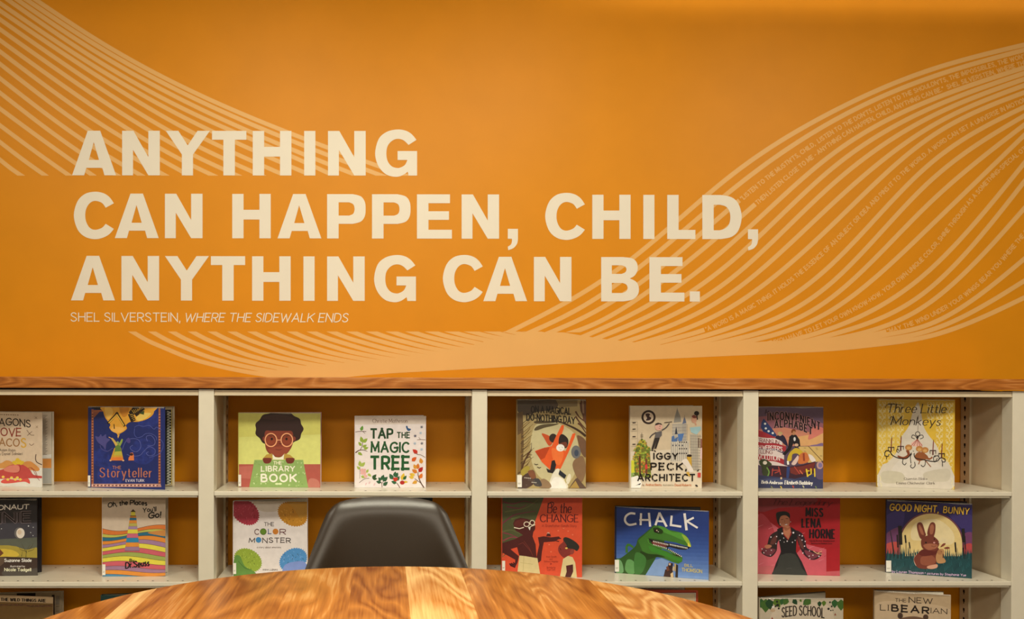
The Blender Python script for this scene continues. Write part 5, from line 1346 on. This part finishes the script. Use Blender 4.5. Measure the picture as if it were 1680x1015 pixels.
# --- purple night cover with a rabbit before the moon
def art_bunny(s):
    s.poly('251c4c', '55,60 1030,60 1030,960 55,960'); s.poly('362a5c', '60,250 260,200 200,450 60,480', True); s.poly('362a58', '760,220 1020,240 1020,480 920,400', True)
    s.poly('6a3a58', '60,450 230,380 220,640 60,640', True); s.poly('6a3654', '890,470 1020,430 1020,650 900,650', True); s.poly('b4483c', '60,560 200,540 200,680 60,680', True); s.poly('b0403c', '890,590 1010,550 1010,710 880,710', True)
    moon = [(560 + 345 * math.cos(a), 560 + 342 * math.sin(a)) for a in (math.pi + math.pi * i / 40 for i in range(41))]
    s.poly('6c3a3c', [(560 + 362 * math.cos(a), 560 + 358 * math.sin(a)) for a in (math.pi + math.pi * i / 40 for i in range(41))] + [(922, 720), (198, 720)])
    s.poly('d6b870', moon + [(905, 740), (215, 740)]); s.poly('dcc488', '380,330 620,280 800,420 780,560 500,520 340,500', True)
    rng = random.Random(2)
    s.poly('17403e', '55,660 250,680 420,640 560,690 720,710 900,700 1020,650 1020,960 55,960')
    s.inc = .15
    for i in range(74):
        x = 60 + i * 13; y = 690 + rng.uniform(-8, 10)
        s.poly(('17403e', '123432', '1f4c48')[i % 3], [(x - 10, y + 30), (x + rng.uniform(-8, 8), y - rng.uniform(40, 110)), (x + 12, y + 30)])
    for i in range(26): s.line(('d8b468', 'e0c078')[i % 2], (3, 7), [(270 + i * 24, 560 + rng.uniform(0, 50)), (275 + i * 24, 690)])
    for i in range(60): s.line(('1f5450', '0e2a30', '2a5c58')[i % 3], (7, 2), [(70 + (i * 61) % 930, 780 + (i * 37) % 90), (64 + (i * 61) % 930, 730 + (i * 37) % 90)])
    s.inc = 1.0
    ct = '1c1614'
    for x, y0, y1, w in ((212, 360, 560, 42), (182, 460, 590, 16), (270, 462, 540, 18), (315, 540, 600, 14), (826, 540, 640, 18), (915, 385, 530, 34), (935, 470, 610, 12), (915, 600, 680, 14)): s.line(ct, w, [(x, y0), (x + 8, y1)], cap=5); s.line(ct, 6, [(x + 8, y1), (x + 12, 720)])
    s.line('1a2420', (4, 18), '105,410 125,520 150,690', True)
    b1, b2, b3 = '6e3222', '8a4a30', '9c5c3c'
    s.poly('d8b08c', '372,700 400,680 420,760 395,800 368,750', True)
    s.poly(b1, '440,640 560,600 640,600 640,680 615,760 625,810 560,830 430,825 385,780 370,710', True, 4); s.poly(b2, '450,700 560,680 610,740 560,790 450,780', True)
    s.poly(b1, '400,345 425,315 460,330 490,420 498,460 445,500 410,420', True); s.poly(b1, '515,450 540,340 575,312 605,340 600,430 575,480', True); s.poly(b3, '418,360 435,345 470,420 475,455 445,440', True); s.poly(b3, '545,360 572,335 590,370 575,440 545,440', True)
    s.poly(b1, '445,530 470,480 550,455 600,480 645,530 640,580 600,620 520,630 460,600', True, 4); s.poly(b3, '470,570 540,550 620,560 630,585 590,612 520,620', True)
    s.ell('1a0e0c', 500, 540, 9, 11); s.ell('1a0e0c', 594, 502, 7, 9); s.ell('c88a78', 592, 540, 12, 9); s.line('4a1e16', 4, '560,575 590,585 615,572', True)
    for e in ('690,480', '720,490', '730,510'): s.line('d8c8a0', 3, '640,540 ' + e)
    s.poly('5c2018', '420,660 470,615 600,635 640,600 630,660 560,680 470,690', True); s.poly('c8906c', '520,800 620,780 625,815 570,832 520,825', True)
    s.poly('b0804c', '640,620 690,610 705,650 690,690 720,740 700,765 630,765 610,700', True); s.poly('7a3c28', '660,590 690,550 720,548 700,575', True); s.poly('7a3c28', '700,600 740,585 768,600 730,610', True); s.ell('a06c40', 655, 645, 30, 28); s.ell('1a0e0c', 670, 640, 4); s.line('6a3a24', 10, '690,660 690,710')
    s.text('d8a838', 'GOOD NIGHT,', 100, 636, 114, 184, wt=.18, slope=18, slant=.16, gap=.4, outline=('1a1020', 5)); s.text('d8a838', 'BUNNY', 694, 976, 138, 204, wt=.18, slope=18, slant=.16, gap=.4, outline=('1a1020', 5))
    s.text('c8a8b4', 'by Lauren Thompson', 125, 472, 845, 872, wt=.17, slope=16, slant=.1); s.text('c8a8b4', 'pictures by Stephanie Yue', 515, 945, 868, 892, wt=.17, slope=20, slant=.1); s.ell('c8a8b4', 492, 876, 5)
picture_book('purple landscape picture book with a brown rabbit before a big moon, middle shelf', (2.37, -.137), -22.4, .2604, .2565, .423,
             [(65, 70), (1020, 105), (1015, 940), (62, 870)], art_bunny, '1c1430', opening=10, sleeve=8, sticker=(60, 738, 116, 862), page_hex='3a3226')

# --- bottom shelf
def art_wild(s):
    s.poly('b59468', '-560,200 1340,200 1340,3600 -560,3600'); s.poly('c0a070', '-560,300 1330,330 1330,620 -560,590')
    s.text('2a1c12', 'WHERE THE WILD THINGS ARE', -370, 1140, 378, 512, wt=.19, gap=.4, slope=34)
    s.poly('7a5a2c', '-560,570 1340,610 1340,3600 -560,3600')
    for i in range(14):
        x = -500 + i * 135; y = 720 + (i * 53) % 60
        for k in range(6):
            a = math.pi * (1.05 + .18 * k)
            s.poly(('5a3a2c', '8a5238', '4a3c20', '6c4634')[(i + k) % 4], [(x, y), (x + 70 * math.cos(a - .15), y + 70 * math.sin(a - .15)), (x + 150 * math.cos(a), y + 130 * math.sin(a) + 60), (x + 60 * math.cos(a + .2), y + 60 * math.sin(a + .2))])
def back_wild(s):
    s.poly('a08a66', '0,0 1,0 1,1 0,1'); s.poly('1a100a', '.45,0 .68,0 .68,.05 .45,.06'); s.poly('2a1a10', '.88,.04 .915,.04 .915,1 .88,1')  # the dark shapes are painted shade of the gap behind the front board
    s.poly('8a7a60', '.93,.06 .975,.06 .975,.20 .93,.20'); s.line('4a3a28', .006, '.93,.225 .975,.225'); s.line('4a3a28', .006, '.93,.30 .975,.30')
picture_book('tan picture book with a dark capital title strip, bottom shelf, cut by the left edge', (-.818, -.143), -9.0, .2781, .23, .12,
             [(-540, 215), (1330, 290), (1330, 3600), (-540, 3450)], art_wild, 'b59468', opening=16, back_hex='a08a66', back_art=back_wild)
def art_seed(s):
    s.poly('b4a27e', '60,265 1530,265 1530,3000 60,3000'); s.poly('c0ac88', '400,420 1250,400 1250,900 300,900', True)
    for i, a in enumerate(((100, 285, 95, 450), (180, 290, 175, 530), (230, 290, 260, 480), (330, 285, 430, 440), (480, 280, 450, 400), (560, 280, 490, 400), (650, 300, 725, 390), (770, 300, 800, 345), (930, 300, 825, 395), (960, 300, 840, 400), (1110, 330, 1110, 430), (1190, 320, 1180, 420), (1370, 300, 1370, 450), (1480, 300, 1480, 495))):
        s.leaf(('2c5226', '3f5c22', '1e3c1e', '50681e')[i % 4], *a, .42)
    for x, y, r in ((385, 400, 26), (350, 420, 16), (405, 455, 18), (375, 340, 20), (1290, 350, 16), (1265, 462, 20), (1320, 420, 16), (1305, 490, 12), (1340, 485, 10)): s.ell('20241a', x, y, r)
    s.ell('b0926a', 300, 490, 44, 28); s.ell('d2c8b0', 305, 430, 20, 16); s.poly('8a4a34', '1380,530 1400,575 1360,575'); s.poly('8a3020', '290,600 310,640 275,640')
    s.text('2a2018', 'SEED SCHOOL', 462, 1190, 432, 590, wt=.12, gap=.34, slope=10, warp=lambda t: 40 * (2 * t - 1) ** 2 - 25)
picture_book('pale grey-green picture book with leaves along its top, bottom shelf, right bay', (1.872, -.255), -1.6, .282, .242, .12,
             [(75, 275), (1520, 285), (1520, 1500), (75, 1500)], art_seed, 'b4a27e', opening=18, sleeve=2, back_hex='5a4a34')
def art_bear(s):
    s.poly('ac9066', '100,140 1530,140 1530,3800 100,3800'); s.poly('b89c72', '150,420 700,380 1480,520 1400,900 200,900', True); s.poly('a0845c', '120,160 900,190 1480,260 700,260', True)
    k = '2c1e14'
    s.text(k, 'THE', 482, 684, 308, 376, wt=.15, serif=.14, slope=12); s.text(k, 'NEW', 735, 1165, 282, 392, wt=.14, serif=.11, slope=26)
    s.text(k, 'LI', 215, 360, 438, 552, wt=.13, serif=.14, slope=6); s.text('1e140e', 'BEAR', 425, 1095, 440, 566, wt=.25, gap=.46, slope=56); s.text(k, 'IAN', 1140, 1440, 506, 608, wt=.13, serif=.14, slope=22)
    s.ell('4a3424', 576, 668, 50, 66); s.ell('3a281c', 576, 678, 28, 40); s.ell('4a3424', 1044, 700, 50, 62); s.poly('c0a070', '700,655 795,655 790,700 705,700')
    s.poly('6a4c34', '560,760 700,690 900,690 1060,780 1100,1100 900,1300 620,1280 540,1000', True)
picture_book('brownish tan picture book with slab-serif title, bottom shelf, near the right edge', (2.27, -.248), -15.9, .2303, .265, .12,
             [(118, 150), (1515, 232), (1515, 1900), (118, 1750)], art_bear, 'ac9066', opening=9, sleeve=15, back_hex='7a6444', short=.004)
def art_red(s):
    s.poly('8e2c10', '-900,200 1300,200 1300,3000 -900,3000'); s.poly('a23a14', '1200,320 1290,320 1290,3000 1200,3000'); s.poly('a84018', '-900,255 1290,318 1290,345 -900,290')
    s.poly('6a1c0c', '-900,350 1195,385 1195,3000 -900,3000'); s.poly('cdb894', '-900,380 1190,412 1190,3000 -900,3000'); s.line('4a3020', 12, '-900,420 1155,445 1155,3000'); s.poly('c4a878', '-900,430 1140,462 1140,3000 -900,3000')
    pass
picture_book('red-bordered picture book with cream inner panel, bottom shelf, beyond the table edge', (1.372, -.216), -4.7, .2959, .265, .12,
             [(-2000, 165), (1280, 310), (1280, 3300), (-2000, 3150)], art_red, '9a3412', opening=7, back_hex='6a5c48', short=.03)
def art_dark(s):
    s.poly('2c2a22', '0,0 100,0 100,100 0,100'); s.poly('3a3a2c', '10,20 90,15 80,90 15,85', True); s.poly('14130f', '0,0 100,0 100,5 0,5')
    for x in (30, 45, 58, 72): s.line('8a8470', 1.2, [(x, 2), (x + 5, 2.4)])
picture_book('dark grey-green picture book mostly hidden behind the chair back, middle shelf', (.522, -.150), 0.0, .242, .2668, .423, [(0, 0), (100, 0), (100, 100), (0, 100)], art_dark, '24231c', opening=8)
def art_teal(s):
    s.poly('24463c', '0,0 100,0 100,100 0,100'); s.poly('34584a', '10,10 90,10 90,90 10,90')
picture_book('dark teal picture book almost hidden behind the table, bottom shelf, left bay', (-.374, -.20), 0.0, .225, .2395, .12, [(0, 0), (100, 0), (100, 100), (0, 100)], art_teal, '24463c', opening=8)
